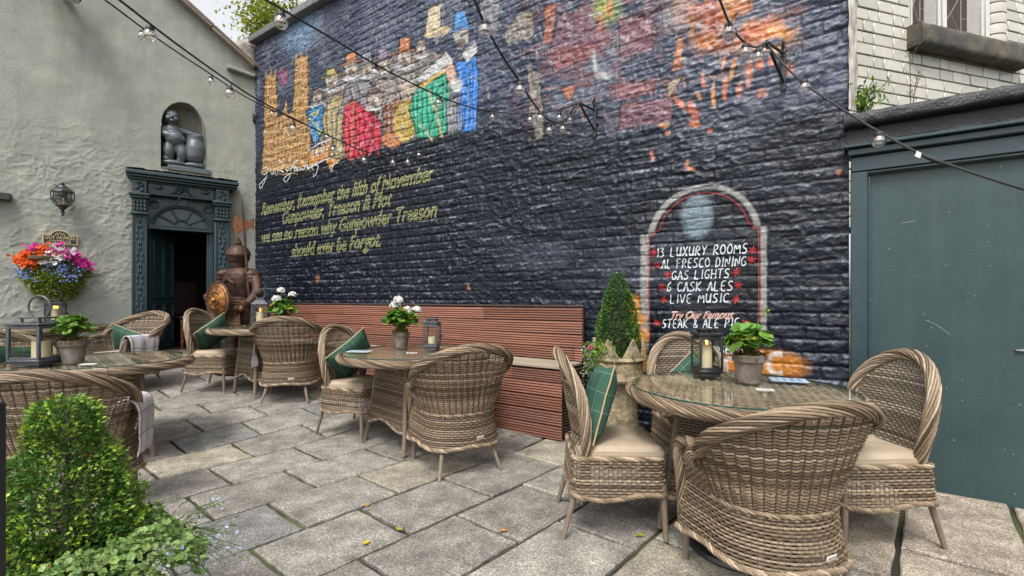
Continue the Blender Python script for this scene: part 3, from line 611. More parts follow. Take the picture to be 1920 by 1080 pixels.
def lettering():
    g=Geo()
    for a in [('Remember, Remember the fifth of November',492,404,816,338,27),('Gunpowder, Treason & Plot',530,421,737,385,27),('we see no reason why Gunpowder Treason',491,456,822,407,27),('should ever be Forgot.',547,482,716,462,27)]: outline_text(g,*a,.0090)
    obj('verse_lettering',g,m_yellow,wall)
    g=Geo()
    for t,x0,y0,x1,y1,h in [('13 LUXURY ROOMS',1231,483,1402,475,18),('AL FRESCO DINING',1241,504,1399,499,18),('GAS LIGHTS',1260,525,1368,521,17),('6 CASK ALES',1251,547,1374,545,18),('LIVE MUSIC',1257,569,1367,567,17),('STEAK & ALE PIE',1242,615,1386,614,17),('CLOSES',1322,662,1378,663,14)]: strokes(g,t,x0,y0,x1,y1,h,.0088)
    obj('menu_lettering',g,m_white,wall)
    g=Geo(); loops,V,_=font_curves('Try Our Famous',.5); A,B,H=line_frame(1256,598,1376,597,15); wd=V[:,0].max()
    for L in loops: ribbon(g,np.array([A+(B-A)*(x/wd)+np.array([0,y/.72*H]) for x,y in L]),.006,step=.006)
    obj('italic_lettering',g,m_pink,wall)
    g=Geo()
    for px,py in [(1226,474),(1412,470),(1233,497),(1409,487),(1253,515),(1381,510),(1243,538),(1384,535),(1246,561),(1381,561),(1233,605),(1399,606)]:
        s,z=bpx(px,py)
        for k in range(6):
            t=R(k*60+15); r=.035*(.7+.5*((px+k*7)%5)/5); ribbon(g,[(s-r*.1*math.cos(t),z-r*.1*math.sin(t)),(s+r*math.cos(t),z+r*math.sin(t))],.013)
    def bp(P): return [bpx(x,y) for x,y in P]
    arc=[(1321-86*math.cos(t),446-84*math.sin(t)+.0*t-.075*(-86*math.cos(t))) for t in np.linspace(.22,pi-.22,30)]
    ribbon(g,bp([(1219,640),(1219,446),(1229,443),(1229,433)]+arc+[(1413,419),(1413,430),(1423,428),(1423,630)]),.007)
    obj('red_border',g,m_red,wall)
    g=Geo()
    for P in [[(507,318),(499,312),(492,322),(496,330),(503,322),(505,312),(500,336),(490,357),(488,346),(500,334)],[(510,318),(510,327),(515,326),(518,316),(519,327)],[(523,316),(523,325)],[(534,324),(528,320),(530,315),(535,318),(531,306),(524,300)],[(541,322),(538,316),(543,313),(546,318),(541,322)],[(562,302),(557,300),(549,312),(546,335),(537,343),(533,336),(545,326)],[(549,314),(556,313)],[(558,314),(553,318),(556,323),(560,314),(561,322)],[(564,312),(565,321),(569,316),(572,320),(575,309)],[(578,300),(577,319),(583,310)],[(578,313),(584,318)],[(585,314),(590,312),(588,308),(585,313),(589,319)],[(597,303),(592,308),(598,310),(597,322),(590,334),(589,325)]]: ribbon(g,smoothp(bp(P),2),.016)
    obj('signature',g,m_white,wall)
    g=Geo()
    for k,c in enumerate('1605'): strokes(g,c,585+k*9.5,302-k*6.5,591+k*9.5,298-k*6.5,17,.018,.0)
    for P in [[(578,284),(600,270),(624,262)],[(577,318),(600,306),(620,296)],[(622,322),(630,308),(640,300)]]: ribbon(g,bp(P),.014)
    obj('ribbon_lettering',g,m_white,wall)
    g=Geo()
    for P in [[(585,218),(587,211),(589,217),(592,209),(594,216),(598,207),(600,214),(586,219)],[(582,222),(602,246)],[(580,226),(584,223)],[(598,249),(602,252),(605,246),(600,244),(598,249)]]: ribbon(g,bp(P),.022)
    obj('crown_and_key',g,m_yellow,wall)
    g=Geo()
    for px,py in [(583,239),(598,232),(592,262),(586,247)]: ribbon(g,smoothp(bp([(px-3,py),(px,py-5),(px+3,py),(px,py+5),(px-3,py)]),2),.012)
    ribbon(g,bp([(602,206),(586,232)]),.012); obj('shield_emblem',g,m_white,wall)
lettering()

# ================================================================ COTTAGE WALL (left)
m_render=mat('sage_render',(.255,.268,.236),.85,var=.16,vscale=1.4,col2=(.285,.288,.252),bump=1.3,bscale=34,spec=.3)
def stains(m,scale,amt,dark,lo=.5,hi=.75):
    t=m.node_tree; N=t.nodes; p=N['Principled BSDF']; c=p.inputs['Base Color'].links[0].from_socket; tc=N.new('ShaderNodeTexCoord'); mp=N.new('ShaderNodeMapping'); mp.inputs['Scale'].default_value=scale; t.links.new(tc.outputs['Object'],mp.inputs[0])
    n=N.new('ShaderNodeTexNoise'); n.inputs['Scale'].default_value=1; n.inputs['Detail'].default_value=6; n.inputs['Roughness'].default_value=.65; t.links.new(mp.outputs[0],n.inputs['Vector']); mr=N.new('ShaderNodeMapRange'); mr.inputs[1].default_value=lo; mr.inputs[2].default_value=hi; mr.inputs[4].default_value=amt; t.links.new(n.outputs['Fac'],mr.inputs[0])
    mx=N.new('ShaderNodeMix'); mx.data_type='RGBA'; t.links.new(mr.outputs[0],mx.inputs[0]); t.links.new(c,mx.inputs[6]); mx.inputs[7].default_value=(*dark,1); t.links.new(mx.outputs[2],p.inputs['Base Color'])
stains(m_render,(5,5,.7),.45,(.15,.15,.115)); stains(m_render,(1.6,1.6,1.6),.35,(.36,.35,.30),.5,.7); stains(m_slab,(1.1,1.1,1.1),.5,(.10,.092,.078),.5,.75); stains(m_slab,(7,7,7),.5,(.36,.34,.30),.60,.75)
def gable(a): return 5.22+max(-.5,(-.02-a))*.735      # verge line
NCH=[gpx(302,312),gpx(302,232),gpx(306,212),gpx(318,198),gpx(334,192),gpx(352,194),gpx(366,204),gpx(377,222),gpx(382,245),gpx(383,320)]
DOOR=[gpx(262,700),gpx(262,372),gpx(420,372),gpx(420,700)]
def inside(P,x,y):
    P=np.asarray(P); ins=np.zeros(np.shape(x),bool)
    for (ax,ay),(bx,by) in zip(P,np.roll(P,-1,0)): ins^=((ay>y)!=(by>y))&(x<(bx-ax)*(y-ay)/(by-ay+1e-12)+ax)
    return ins
cot=thing('cottage','sage green rendered cottage gable wall with teal doorway on the left','building',gw(0,0)); cot.rotation_euler=(0,0,math.atan2(W[1],W[0]))
def cloc(a,z,d): return np.stack([a,-np.asarray(d),z],-1)
def crelief(a,z):
    rough=np.clip(fbm(a*.8,z*.8,3,77)*2.6-.45,.25,1.15)*np.clip((4.05-z+1.2*(fbm(a*.6,z*.6,3,12)-.5)+.25*a*0)*1.3,0.12,1)
    n=fbm(a*4,z*4,4,13); rid=1-np.abs(2*fbm(a*4.2+n*1.6,z*5.2+n*1.6,3,14)-1); rid2=1-np.abs(2*fbm(a*9+n*2,z*9-n*2,3,15)-1)
    return .014*(fbm(a*.9,z*.9,2,16)-.5)+rough*(.008*rid**9+.006*rid2**7+.008*(n-.5)+.007*(fbm(a*16,z*16,4,18)-.5))+.004*(n-.5)+.006*(fbm(a*2,z*2,3,19)-.5)
def build_cottage():
    av=np.linspace(-7.6,.0,700); zv2=np.linspace(0,1,520)
    A=np.repeat(av[:,None],520,1); top=np.vectorize(gable)(av); Z=zv2[None,:]*top[:,None]
    Dp=crelief(A,Z); V=cloc(A,Z,Dp).reshape(-1,3); n=520
    i=np.arange(699)[:,None]; j=np.arange(519)[None,:]; a=i*n+j; F=np.stack([a,a+n,a+n+1,a+1],-1)
    ac=(A[:-1,:-1]+A[1:,1:])/2; zc=(Z[:-1,:-1]+Z[1:,1:])/2
    keep=~inside(NCH,ac,zc)&~inside(DOOR,ac,zc); g=Geo(); g.add(V,F[keep]); obj('wall',g,m_render,cot)
    # niche: arched hollow behind the opening
    P=smoothp(np.array(NCH),1); c=P.mean(0); g=Geo(); m=len(P); rows=[]
    for t,sc in ((.02,1.02),(-.10,1.0),(-.19,.93),(-.23,.75),(-.24,.35),(-.24,.02)): q=c+(P-c)*sc; rows.append(cloc(q[:,0],q[:,1],np.full(m,t)+.012*(fbm(q[:,0]*9,q[:,1]*9,3,5)-.5)))
    g.add(np.concatenate(rows),ringfaces(6,m)); obj('niche',g,mat('niche_render',(.17,.165,.135),.9,col2=(.23,.22,.18),vscale=5,bump=1,bscale=30),cot)
    # verge: weathered board and mortar along the gable, tiles above
    g=Geo(); rr=random.Random(4); a0=-.02
    L=math.hypot(1,.735)
    for k in range(12):
        a1=a0-.62; z0,z1=gable(a0),gable(a1); ang=math.atan2(z1-z0,a1-a0); M=Matrix.Translation(((a0+a1)/2,-.06,(z0+z1)/2+.035))@Matrix.Rotation(-(ang-pi),4,'Y')
        cbox(g,(0,0,0),(.62*L-.008,.16,.085),.012,M,np.array([.27,.235,.19])*rr.uniform(.8,1.15)); a0=a1
    obj('verge_board',g,mat('weathered_verge',attr=True,rough=.95,var=.35,vscale=14,bump=1.2,bscale=45,stretch=(.6,1,1)),cot)
    g=Geo(); 
    for k in range(26):
        a=-.1-k*.285; M=Matrix.Translation((a,.45,gable(a)+.045))@Matrix.Rotation(math.atan(.735),4,'Y'); cbox(g,(0,0,0),(.36,1.2,.03),.006,M,np.array([.20,.13,.10])*rr.uniform(.7,1.1))
    obj('roof',g,mat('roof_tile',attr=True,rough=.9,var=.3,vscale=9,bump=.6,bscale=40),cot)
    g=Geo(); (a0,z0),(a1,z1)=gpx(425,128),gpx(477,146); M=Matrix.Translation(((a0+a1)/2,-.05,(z0+z1)/2))@Matrix.Rotation(-math.atan2(z1-z0,a1-a0),4,'Y'); cbox(g,(0,0,0),(math.hypot(a1-a0,z1-z0),.11,.055),.015,M); obj('lead_ledge',g,m_render,cot)
build_cottage()
fin=Geo(); lathe(fin,[(.0,-.34),(.19,-.33),(.235,-.2),(.24,0),(.225,.16),(.16,.28),(.0,.32)],22); 
s_=gpx(466,122); o=obj('stone_finial',fin,m_stone,loc=gw(s_[0]-.0,s_[1]+.16,-.22)); tag(o,'round pale stone block in the gap between gable and black wall','stone')
def doorway():
    g=lambda px,py: gpx(px,py)
    xl,_=g(247,560); xli,_=g(277,560); xr,_=g(428,560); xri,_=g(400,560); zb=.30
    _,ztop=g(340,345); _,zh=g(335,433); cxp=(xli+xri)/2
    zh=g(335,432)[1]; zfan=g(338,386)[1]; zc0=g(340,350)[1]; zc1=g(340,333)[1]
    def prt(nm,f,m=m_teal,par=cot): q=Geo(); f(q); return obj(nm,q,m,par)
    surround=prt('door_surround',lambda q:None if False else [cbox(q,((xl+xli)/2,-.06,(zb+zc0)/2),(xli-xl,.15,zc0-zb),.01),cbox(q,((xr+xri)/2,-.06,(zb+zc0)/2),(xr-xri,.15,zc0-zb),.01)])
    for x0,x1 in ((xl,xli),(xri,xr)):
        w=x1-x0
        def pil(q):
            cbox(q,((x0+x1)/2,-.145,(zb+2.85)/2),(w*.72,.03,2.85-zb-.2),.008)
            for s in (-1,1): cbox(q,((x0+x1)/2+s*w*.40,-.15,(zb+2.85)/2),(w*.10,.05,2.85-zb),.006)
            cbox(q,((x0+x1)/2,-.15,zb+.16),(w*1.12,.09,.32),.012)
            zc=zh+.02
            for t in np.linspace(.95,2.72,22):        # twisted ribbon ornament
                for s in (-1,1): ell(q,((x0+x1)/2+s*w*.16*math.sin(t*9),-.165,t),(.014,.016,.045),8,5)
        prt('pilaster',pil)
        def capi(q):
            z=g(262,405)[1]; 
            for k,(h,wd,dp) in enumerate(((.035,1.14,.12),(.20,.98,.08),(.035,1.22,.13),(.04,1.32,.16))):
                cbox(q,((x0+x1)/2,-.14-dp/2+.03,z+h/2),(w*wd,dp,h),.008); z+=h+.002
            z0=g(262,405)[1]
            for r in range(3):
                for c in range(4): ell(q,(x0+w*(.17+.22*c),-.20,z0+.075+r*.055),(.022,.02,.03),8,5)
            zz=g(262,372)[1]; cbox(q,((x0+x1)/2,-.16,(zz+zc0)/2),(w*.92,.07,zc0-zz-.01),.008)
            for k in range(5): ell(q,((x0+x1)/2+.03*math.sin(k*2.4),-.20,zz+.05+k*(zc0-zz-.1)/4),(.035,.02,.022),8,5)
        prt('capital',capi)
    def frz(q):
        zz=g(340,372)[1]; cbox(q,(cxp,-.07,(zz+zc0)/2),(xri-xli,.12,zc0-zz),.006)
        cbox(q,(cxp,-.15,zz),(xri-xli,.04,.03),.006)
        for cx in (-.30,.30):                         # swags, oval patera, urn
            for t in np.linspace(0,pi,15): ell(q,(cxp+cx+.24*math.cos(t)*1.0,-.145,zc0-.06-.13*math.sin(t)),(.022,.022,.022),8,5)
            ell(q,(cxp+cx,-.14,zc0-.075),(.065,.02,.04),12,6)
        for k in range(7): ell(q,(cxp+.05*math.sin(k*1.7),-.145,zc0-.05-.028*k),(.05-.005*k,.025,.022),8,5)
        for k in range(26): cbox(q,(xli+.02+k*(xri-xli-.04)/25,-.155,zc0-.012),(.022,.035,.024),.004)
    prt('frieze',frz)
    def cor(q):
        x0,_=g(236,330); x1,_=g(443,350); z=zc0
        for h,d,e in ((.03,.22,.05),(.035,.27,.02),(.05,.32,.0)): cbox(q,((x0+x1)/2,-d/2,z+h/2),(x1-x0-2*e,d,h),.008); z+=h+.001
    prt('cornice',cor)
    def moss(q):
        x0,_=g(236,330); x1,_=g(443,350); z=zc0+.117
        gridsurf(q,lambda u,v: np.stack([u,-v,z+.012+.03*fbm(u*16,v*16,3,6)],-1),np.linspace(x0+.01,x1-.01,90),np.linspace(0,.318,14),uv=False)
    prt('cornice_moss',moss,mat('grey_lichen',(.20,.17,.12),1,col2=(.30,.29,.26),vscale=22,bump=1,bscale=60))
    # spandrel panel with the arched fanlight
    def span(q):
        zz=g(340,372)[1]; n=24; r=(xri-xli)/2*.90; zr=zfan-zh; V=[];
        for t in np.linspace(0,pi,n): V.append((cxp+r*math.cos(t),zh+.05+(zr-.05)*math.sin(t)))
        top=[(np.interp(t,[0,pi],[xri,xli]),zz) for t in np.linspace(0,pi,n)]
        for (a,b),(c,d) in zip(zip(V,V[1:]),zip(top,top[1:])):
            q.add([(a[0],-.02,a[1]),(b[0],-.02,b[1]),(d[0],-.02,d[1]),(c[0],-.02,c[1])],[[0,1,2,3]])
        for s,x in ((1,xri),(-1,xli)): 
            e=cxp+s*r; q.add([(e,-.02,zh),(x,-.02,zh),(x,-.02,zz),(e,-.02,zh+.05)],[[0,1,2,3]])
        for sc,y in ((1.0,-.045),(.93,-.02)): tube(q,[(cxp+r*sc*math.cos(t),y,zh+.05+(zr-.05)*sc*math.sin(t)) for t in np.linspace(0,pi,36)],.018,8)
        for s in (-1,1):
            for rr_ in (.055,.028): tube(q,[(cxp+s*r*.90+rr_*math.cos(t),-.04,zfan-.02+rr_*math.sin(t)) for t in np.linspace(0,2*pi,17)[:-1]],.011,6,closed=True)
        prism(q,[(cxp-.05,zfan-.01),(cxp+.05,zfan-.01),(cxp+.07,zz-.0),(cxp-.07,zz-.0)],-.07,-.01)
    prt('spandrel',span)
    def fan(q):
        r=(xri-xli)/2*.88; zr=zfan-zh
        prism(q,[(cxp+r*math.cos(t),zh+.05+(zr-.05)*math.sin(t)) for t in np.linspace(0,pi,25)],.02,.035)
    fl=prt('fanlight',fan,mat('fanlight_panel',(.05,.075,.085),.3))
    def bars(q):
        r=(xri-xli)/2*.88; zr=zfan-zh
        for t in (.55,1.15,2.0,2.6): tube(q,[(cxp+.28*r*math.cos(t),-.0,zh+.05+.28*zr*math.sin(t)),(cxp+r*math.cos(t),-.0,zh+.05+(zr-.05)*math.sin(t))],.014,6)
        tube(q,[(cxp+.28*r*math.cos(t),0,zh+.05+.28*zr*math.sin(t)) for t in np.linspace(0,pi,15)],.016,6)
    prt('glazing_bar',bars,m_teal,fl)
    prt('transom',lambda q:[cbox(q,(cxp,-.03,zh+.02),(xri-xli,.12,.07),.01),cbox(q,(cxp,-.085,zh+.045),(xri-xli,.03,.025),.006)])
    # dark passage behind, door leaf folded back inside
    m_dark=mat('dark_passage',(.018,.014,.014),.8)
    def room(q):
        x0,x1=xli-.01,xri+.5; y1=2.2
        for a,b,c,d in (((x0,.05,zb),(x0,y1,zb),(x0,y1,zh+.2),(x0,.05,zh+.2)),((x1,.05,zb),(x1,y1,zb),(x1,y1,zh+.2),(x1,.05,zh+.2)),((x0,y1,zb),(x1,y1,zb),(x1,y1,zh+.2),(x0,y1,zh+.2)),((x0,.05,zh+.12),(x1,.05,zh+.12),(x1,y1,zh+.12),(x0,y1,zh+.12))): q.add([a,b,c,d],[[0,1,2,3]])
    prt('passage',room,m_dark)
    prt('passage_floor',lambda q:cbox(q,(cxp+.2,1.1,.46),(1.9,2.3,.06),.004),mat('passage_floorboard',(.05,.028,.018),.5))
    L=.62; M=Matrix.Translation((xli+.015,.06,0))@Matrix.Rotation(R(58),4,'Z')
    def leaf(q):
        cbox(q,(L/2,0,(.5+zh)/2),(L,.045,zh-.5-.01),.004,M)
        for z0,z1 in ((.62,1.2),(1.32,zh-.15)):
            for k in (0,1):
                xa=.07+k*.26; 
                for p,s in (((xa+.11,z0),(.22,.018)),((xa+.11,z1),(.22,.018)),((xa,(z0+z1)/2),(.018,z1-z0)),((xa+.22,(z0+z1)/2),(.018,z1-z0))): cbox(q,(p[0],-.03,p[1]),(s[0],.02,s[1]),.004,M)
    prt('door',leaf)
    prt('door_jamb',lambda q:[cbox(q,(xri-.03,.10,(zb+zh)/2),(.06,.22,zh-zb),.006),cbox(q,(xri-.075,.06,(zb+zh)/2),(.03,.06,zh-zb),.004)])
    prt('doorstep',lambda q:cbox(q,(cxp,-.16,.33),(1.75,.75,.30),.02),mat('step_stone',(.085,.07,.055),.8,var=.3,vscale=5,bump=1,bscale=40))
    # a turned-leg chair just inside
    t=thing('wooden_chair','dark carved wooden chair with turned legs standing inside the doorway','chair',gw(xri-.30,.49,-.55)); t.rotation_euler=(0,0,math.atan2(W[1],W[0])+.4)
    mw=mat('dark_wood',(.16,.05,.025),.35)
    for x,y in ((-.2,-.2),(.2,-.2),(-.2,.2),(.2,.2)):
        q=Geo(); lathe(q,[(.02,0),(.03,.03),(.02,.06),(.034,.1),(.018,.14),(.032,.2),(.02,.25),(.03,.3),(.02,.36),(.033,.42),(.03,.46)],12,(x,y,0)); obj('leg',q,mw,t)
    q=Geo(); cbox(q,(0,0,.49),(.48,.46,.06),.02); obj('seat',q,mat('oxblood_leather',(.012,.005,.005),.5),t)
    q=Geo(); cbox(q,(0,.2,.82),(.44,.05,.56),.03); obj('backrest',q,MATS['oxblood_leather'],t)
    q=Geo()
    for k in range(9): ell(q,(-.18+.045*k,.168,1.02),(.010,.008,.010),6,4)
    obj('stud_trim',q,mat('brass_stud',(.5,.4,.2),.3,1),t)
doorway()

# ================================================================ RIGHT: low black wall, green door, white brick building
def right_side():
    t=thing('low_black_wall','low black painted wall and stone coping above the green door','wall',bw(0,0)); tag(t,kind='thing'); t.rotation_euler=(0,0,math.atan2(U[1],U[0]))
    m=mat('rough_black_paint',(.009,.009,.013),.42,bump=2.0,bscale=55,var=.3,vscale=10)
    g=Geo(); gridsurf(g,lambda u,v: np.stack([u,-.012*fbm(u*12,v*12,4,3)-.004,v],-1),np.linspace(8.345,12.2,240),np.linspace(2.33,2.515,24),uv=False); cbox(g,(10.3,.15,2.42),(3.84,.27,.18),.01); obj('masonry',g,m,t)
    g=Geo(); rr=random.Random(8); s=8.33
    for L in (1.18,1.35,1.35):
        us=np.linspace(0,1,60); 
        def prof(u,v):
            a=v*2*pi; hx=.19; hz=.058; x=s+u*(L-.012); c,sn=np.cos(a),np.sin(a); p=4
            y=.10+np.sign(c)*np.abs(c)**(2/p)*hx; z=2.572+np.sign(sn)*np.abs(sn)**(2/p)*hz
            n=.014*(fbm(x*9+v*3,v*14+x,4,5)-.5)+.004*np.sin(x*260)*(fbm(x*3,v*5,2,6)>.5); return np.stack([x,y-n,z+n],-1)
        gridsurf(g,prof,us,np.linspace(0,1,40),uv=False); 
        for e in (0,1):
            V=prof(np.full(39,float(e)),np.linspace(0,1,40)[:-1]); n0=g.n; g.add(V,np.zeros((0,4),int)); g.F.setdefault(39,[]).append(np.array([np.arange(39)+n0])); g.M.setdefault(39,[]).append(np.zeros(1,int))
        s+=L
    obj('coping',g,m,t)
    d=thing('green_door','large dark green painted timber door and frame in the black wall','door',bw(0,0)); d.rotation_euler=t.rotation_euler
    m_panel=mat('green_panel',(.021,.044,.047),.42,var=.14,vscale=2,col2=(.026,.052,.054),bump=.25,bscale=60); 
    # flecks of dried paint and scratches that belong to the door
    tr=m_panel.node_tree; p=tr.nodes['Principled BSDF']; c=p.inputs['Base Color'].links[0].from_socket; v=tr.nodes.new('ShaderNodeTexVoronoi'); v.inputs['Scale'].default_value=16; tc=tr.nodes.new('ShaderNodeTexCoord'); tr.links.new(tc.outputs['Object'],v.inputs[0]); k=mth(tr,'LESS_THAN',v.outputs['Distance'],.045); mx=tr.nodes.new('ShaderNodeMix'); mx.data_type='RGBA'; tr.links.new(k,mx.inputs[0]); tr.links.new(c,mx.inputs[6]); mx.inputs[7].default_value=(.30,.36,.36,1); tr.links.new(mx.outputs[2],p.inputs['Base Color'])
    stains(m_panel,(9,9,.5),.5,(.045,.072,.07),.5,.8)
    g=Geo(); cbox(g,(10.05,.035,1.05),(3.17,.05,2.26),.004); obj('door_panel',g,m_panel,d)
    g=Geo()
    for P in [[(1735,600),(1755,608),(1782,628)],[(1690,418),(1716,414)]]:
        Q=[bpx(x,y) for x,y in P]; Q=resample(Q,.03); tube(g,np.c_[Q[:,0],np.full(len(Q),.009),Q[:,1]],.0011,5)
    obj('scratch',g,mat('scratch_white',(.30,.36,.37),.7),d)
    g=Geo(); cbox(g,(8.418,0,1.05),(.10,.12,2.30),.006); cbox(g,(8.476,.005,1.02),(.014,.10,2.28),.003); obj('jamb',g,m_teal,d)
    g=Geo(); cbox(g,(10.05,0,2.255),(3.36,.12,.105),.006); cbox(g,(10.05,.004,2.193),(3.17,.10,.016),.003); obj('lintel',g,m_teal,d)
    g=Geo(); cbox(g,(10.05,-.015,2.335),(3.40,.17,.05),.008); cbox(g,(10.05,-.03,2.372),(3.44,.22,.024),.006); obj('drip_cap',g,m_teal,d)
    s,z=bpx(1916,657); g=Geo(); cbox(g,(s+.02,-.0,z),(.10,.02,.012),.004); cbox(g,(s+.05,-.01,z),(.02,.03,.05),.004); obj('latch',g,mat('dull_steel',(.35,.35,.34),.4,1),d)
    # white glazed brick building beyond
    ux=np.array([.9585,.2852]); ox=3.415; oy=4.80; ang=math.atan2(ux[1],ux[0])
    b=thing('white_brick_building','white glazed brick building with leaded window, upper right','building',(ox,oy,0),ang)
    def wpx(px,py): k=(px-960)/FOC; y=3.784/(1-.2976*k); return ((k*y-ox)/ux[0],EYE+(560-py)/FOC*y)
    wx0,wz0=wpx(1706,52); wx1,_=wpx(1846,60); zs=wz0
    g=Geo(); rr=random.Random(9); ch=.1165; row=0; z=2.0
    while z<6.4:
        x=-.9-(.14 if row%2 else 0); 
        while x<4.2:
            L=rr.choice([.272,.272,.272,.20,.135]); x1=x+L-.011
            a,bb=x,x1
            if z+ch>zs-.01 and z<7 and a<wx1 and bb>wx0:
                if a<wx0-.05: bb=wx0-.005
                elif bb>wx1+.05: a=wx1+.005
                else: a=bb
            if bb-a>.03: cbox(g,((a+bb)/2,.05+rr.uniform(-.003,.003),z+ch/2),(bb-a,.10,ch-.011),.005,col=np.array([.50,.48,.425])*rr.uniform(.84,1.1))
            x+=L
        z+=ch; row+=1
    obj('brick_face',g,mat('glazed_white_brick',attr=True,rough=.28,var=.10,vscale=7,bump=.25,bscale=16,col2=None),b)
    g=Geo(); cbox(g,(1.7,.20,4.2),(5.2,.24,4.4),.01); obj('wall',g,mat('sooty_mortar',(.055,.04,.03),.95),b)
    g=Geo(); xa,za=wpx(1700,52); xb,zb=wpx(1903,95); 
    gridsurf(g,lambda u,v:(lambda a:np.stack([u,-.02+np.sign(np.cos(a))*np.abs(np.cos(a))**.4*.13+.012*(fbm(u*9,v*9,3,3)-.5),(zs-.12)+np.sign(np.sin(a))*np.abs(np.sin(a))**.4*.118+.010*(fbm(u*7+3,v*9,3,4)-.5)],-1))(v*2*pi),np.linspace(xa,xb,50),np.linspace(0,1,30),uv=False)
    for e,x in ((0,xa),(1,xb)): cbox(g,(x+(.012 if e==0 else -.012),-.02,zs-.12),(.02,.25,.228),.01)
    obj('window_sill',g,mat('sooty_sandstone',(.12,.105,.075),.9,col2=(.055,.052,.05),vscale=4,var=.3,bump=1.2,bscale=26),b)
    win=Geo(); mf=mat('white_gloss_frame',(.60,.59,.56),.4,var=.1,vscale=10,bump=.2,bscale=30)
    x0,x1=wx0,wx1; zt=6.3
    mul,_=wpx(1757,60); mw=.155
    cbox(win,(mul,.02,(zs+zt)/2),(mw,.14,zt-zs),.012); cbox(win,(mul,-.05,(zs+zt)/2),(mw*.5,.04,zt-zs),.008); cbox(win,(x1-.075,.02,(zs+zt)/2),(.15,.14,zt-zs),.012); cbox(win,(x1-.075,-.05,(zs+zt)/2),(.075,.04,zt-zs),.008); cbox(win,(x0-.002,.03,(zs+zt)/2),(.03,.10,zt-zs),.006)
    w=obj('window',win,mf,b)
    for a,c in ((x0+.012,mul-mw/2),(mul+mw/2,x1-.15)):
        q=Geo(); cbox(q,((a+c)/2,.092,(zs+zt)/2),(c-a-.004,.012,zt-zs-.02),.002); obj('pane',q,mat('old_glass',(.09,.088,.078),.18,var=.4,vscale=6,bump=.4,bscale=9,spec=.7),w)
        q=Geo(); iw=c-a
        for f in (.18,.82): tube(q,[(a+iw*f,.083,zs),(a+iw*f,.083,zt)],.007,5)
        tube(q,[(a,.083,zs+.09),(c,.083,zs+.09)],.007,5)
        for k in range(8):
            za=zs+.09+k*.46; 
            for s in (0,1): tube(q,[(a+iw*(.18+.64*s),.083,za),(a+iw*(.82-.64*s),.083,za+.46)],.006,5)
            for f in (0,.82): tube(q,[(a+iw*f,.083,za+.2),(a+iw*(f+.18),.083,za+.2)],.005,5)
        obj('lead_came',q,mat('lead',(.26,.26,.26),.5,.3),w)
    q=Geo(); z=zs-.6
    xq,_=wpx(1848,100)
    for k in range(30):
        zz=zs-.02+k*ch; lathe(q,[(.10,0),(.13,.004),(.135,ch*.5),(.13,ch-.012),(.10,ch-.009)],20,(xq+.13,.03,zz),col=np.array([.50,.48,.425])*rr.uniform(.9,1.05))
    obj('bullnose_quoin',q,MATS['glazed_white_brick'],b)
right_side()
# ================================================================ WICKER
WCOL=[np.array(c) for c in ((.245,.182,.122),(.20,.144,.093),(.145,.102,.064),(.080,.054,.033),(.33,.262,.19))]
def wcol(rng,dark=1.0): return WCOL[rng.choice([0,0,1,1,2,2,3,4])]*rng.uniform(.85,1.12)*dark
def intervals(us,ok):
    out=[]; s=None
    for i,k in enumerate(ok):
        if k and s is None: s=i
        if (not k or i==len(ok)-1) and s is not None:
            e=i if k else i-1
            if us[e]-us[s]>.015: out.append((us[s],us[e]))
            s=None
    return out
def weave(g,surf,vs,u0,u1,cond=None,sp=.024,A=.0044,a=.0034,b=.0056,spp=4,seed=1,phase=pi,dark=1.0,stakes=True,ns=6,vstep=.02):
    rng=random.Random(seed); us=np.linspace(u0,u1,400); e=1e-3
    def fr(u,v):
        P=surf(u,v); Pu=surf(u+e,v)-surf(u-e,v); Pv=surf(u,v+e)-surf(u,v-e); N=np.cross(Pu,Pv); N/=np.linalg.norm(N,axis=1)[:,None]+1e-12; Pv=Pv/(np.linalg.norm(Pv,axis=1)[:,None]+1e-12); return P,N,Pv
    th=np.linspace(0,2*pi,ns,endpoint=False)
    for k,v in enumerate(vs):
        ok=np.ones(len(us),bool) if cond is None else cond(us,np.full(len(us),v))
        for s,t in intervals(us,ok):
            n=max(3,int((t-s)/sp*spp)); u=np.linspace(s,t,n); P,N,Tv=fr(u,np.full(n,v)); c=P+N*(A*np.sin(pi*u/sp+phase*k))[:,None]
            V=c[:,None]+N[:,None]*(a*np.cos(th))[None,:,None]+Tv[:,None]*(b*np.sin(th))[None,:,None]
            col=wcol(rng,dark)*(1+.35*(vn(u*9,u*0+k*.7,5)-.5))[:,None]
            g.add(V.reshape(-1,3),ringfaces(n,ns),np.repeat(col,ns,0))
    if stakes:
        v0,v1=vs[0],vs[-1]; m=max(4,int(abs(v1-v0)/vstep))
        vv=np.linspace(v0,v1,m)
        for j in range(int(math.ceil(u0/sp)),int(u1/sp)+1):
            u=(j)*sp
            ok=np.ones(m,bool) if cond is None else cond(np.full(m,u),vv)
            for s,t in intervals(vv,ok):
                w=np.linspace(s,t,max(3,int((t-s)/vstep))); P=surf(np.full(len(w),u),w); tube(g,P,.0032,5,WCOL[3]*rng.uniform(.7,1.1),cap=False)
    return g
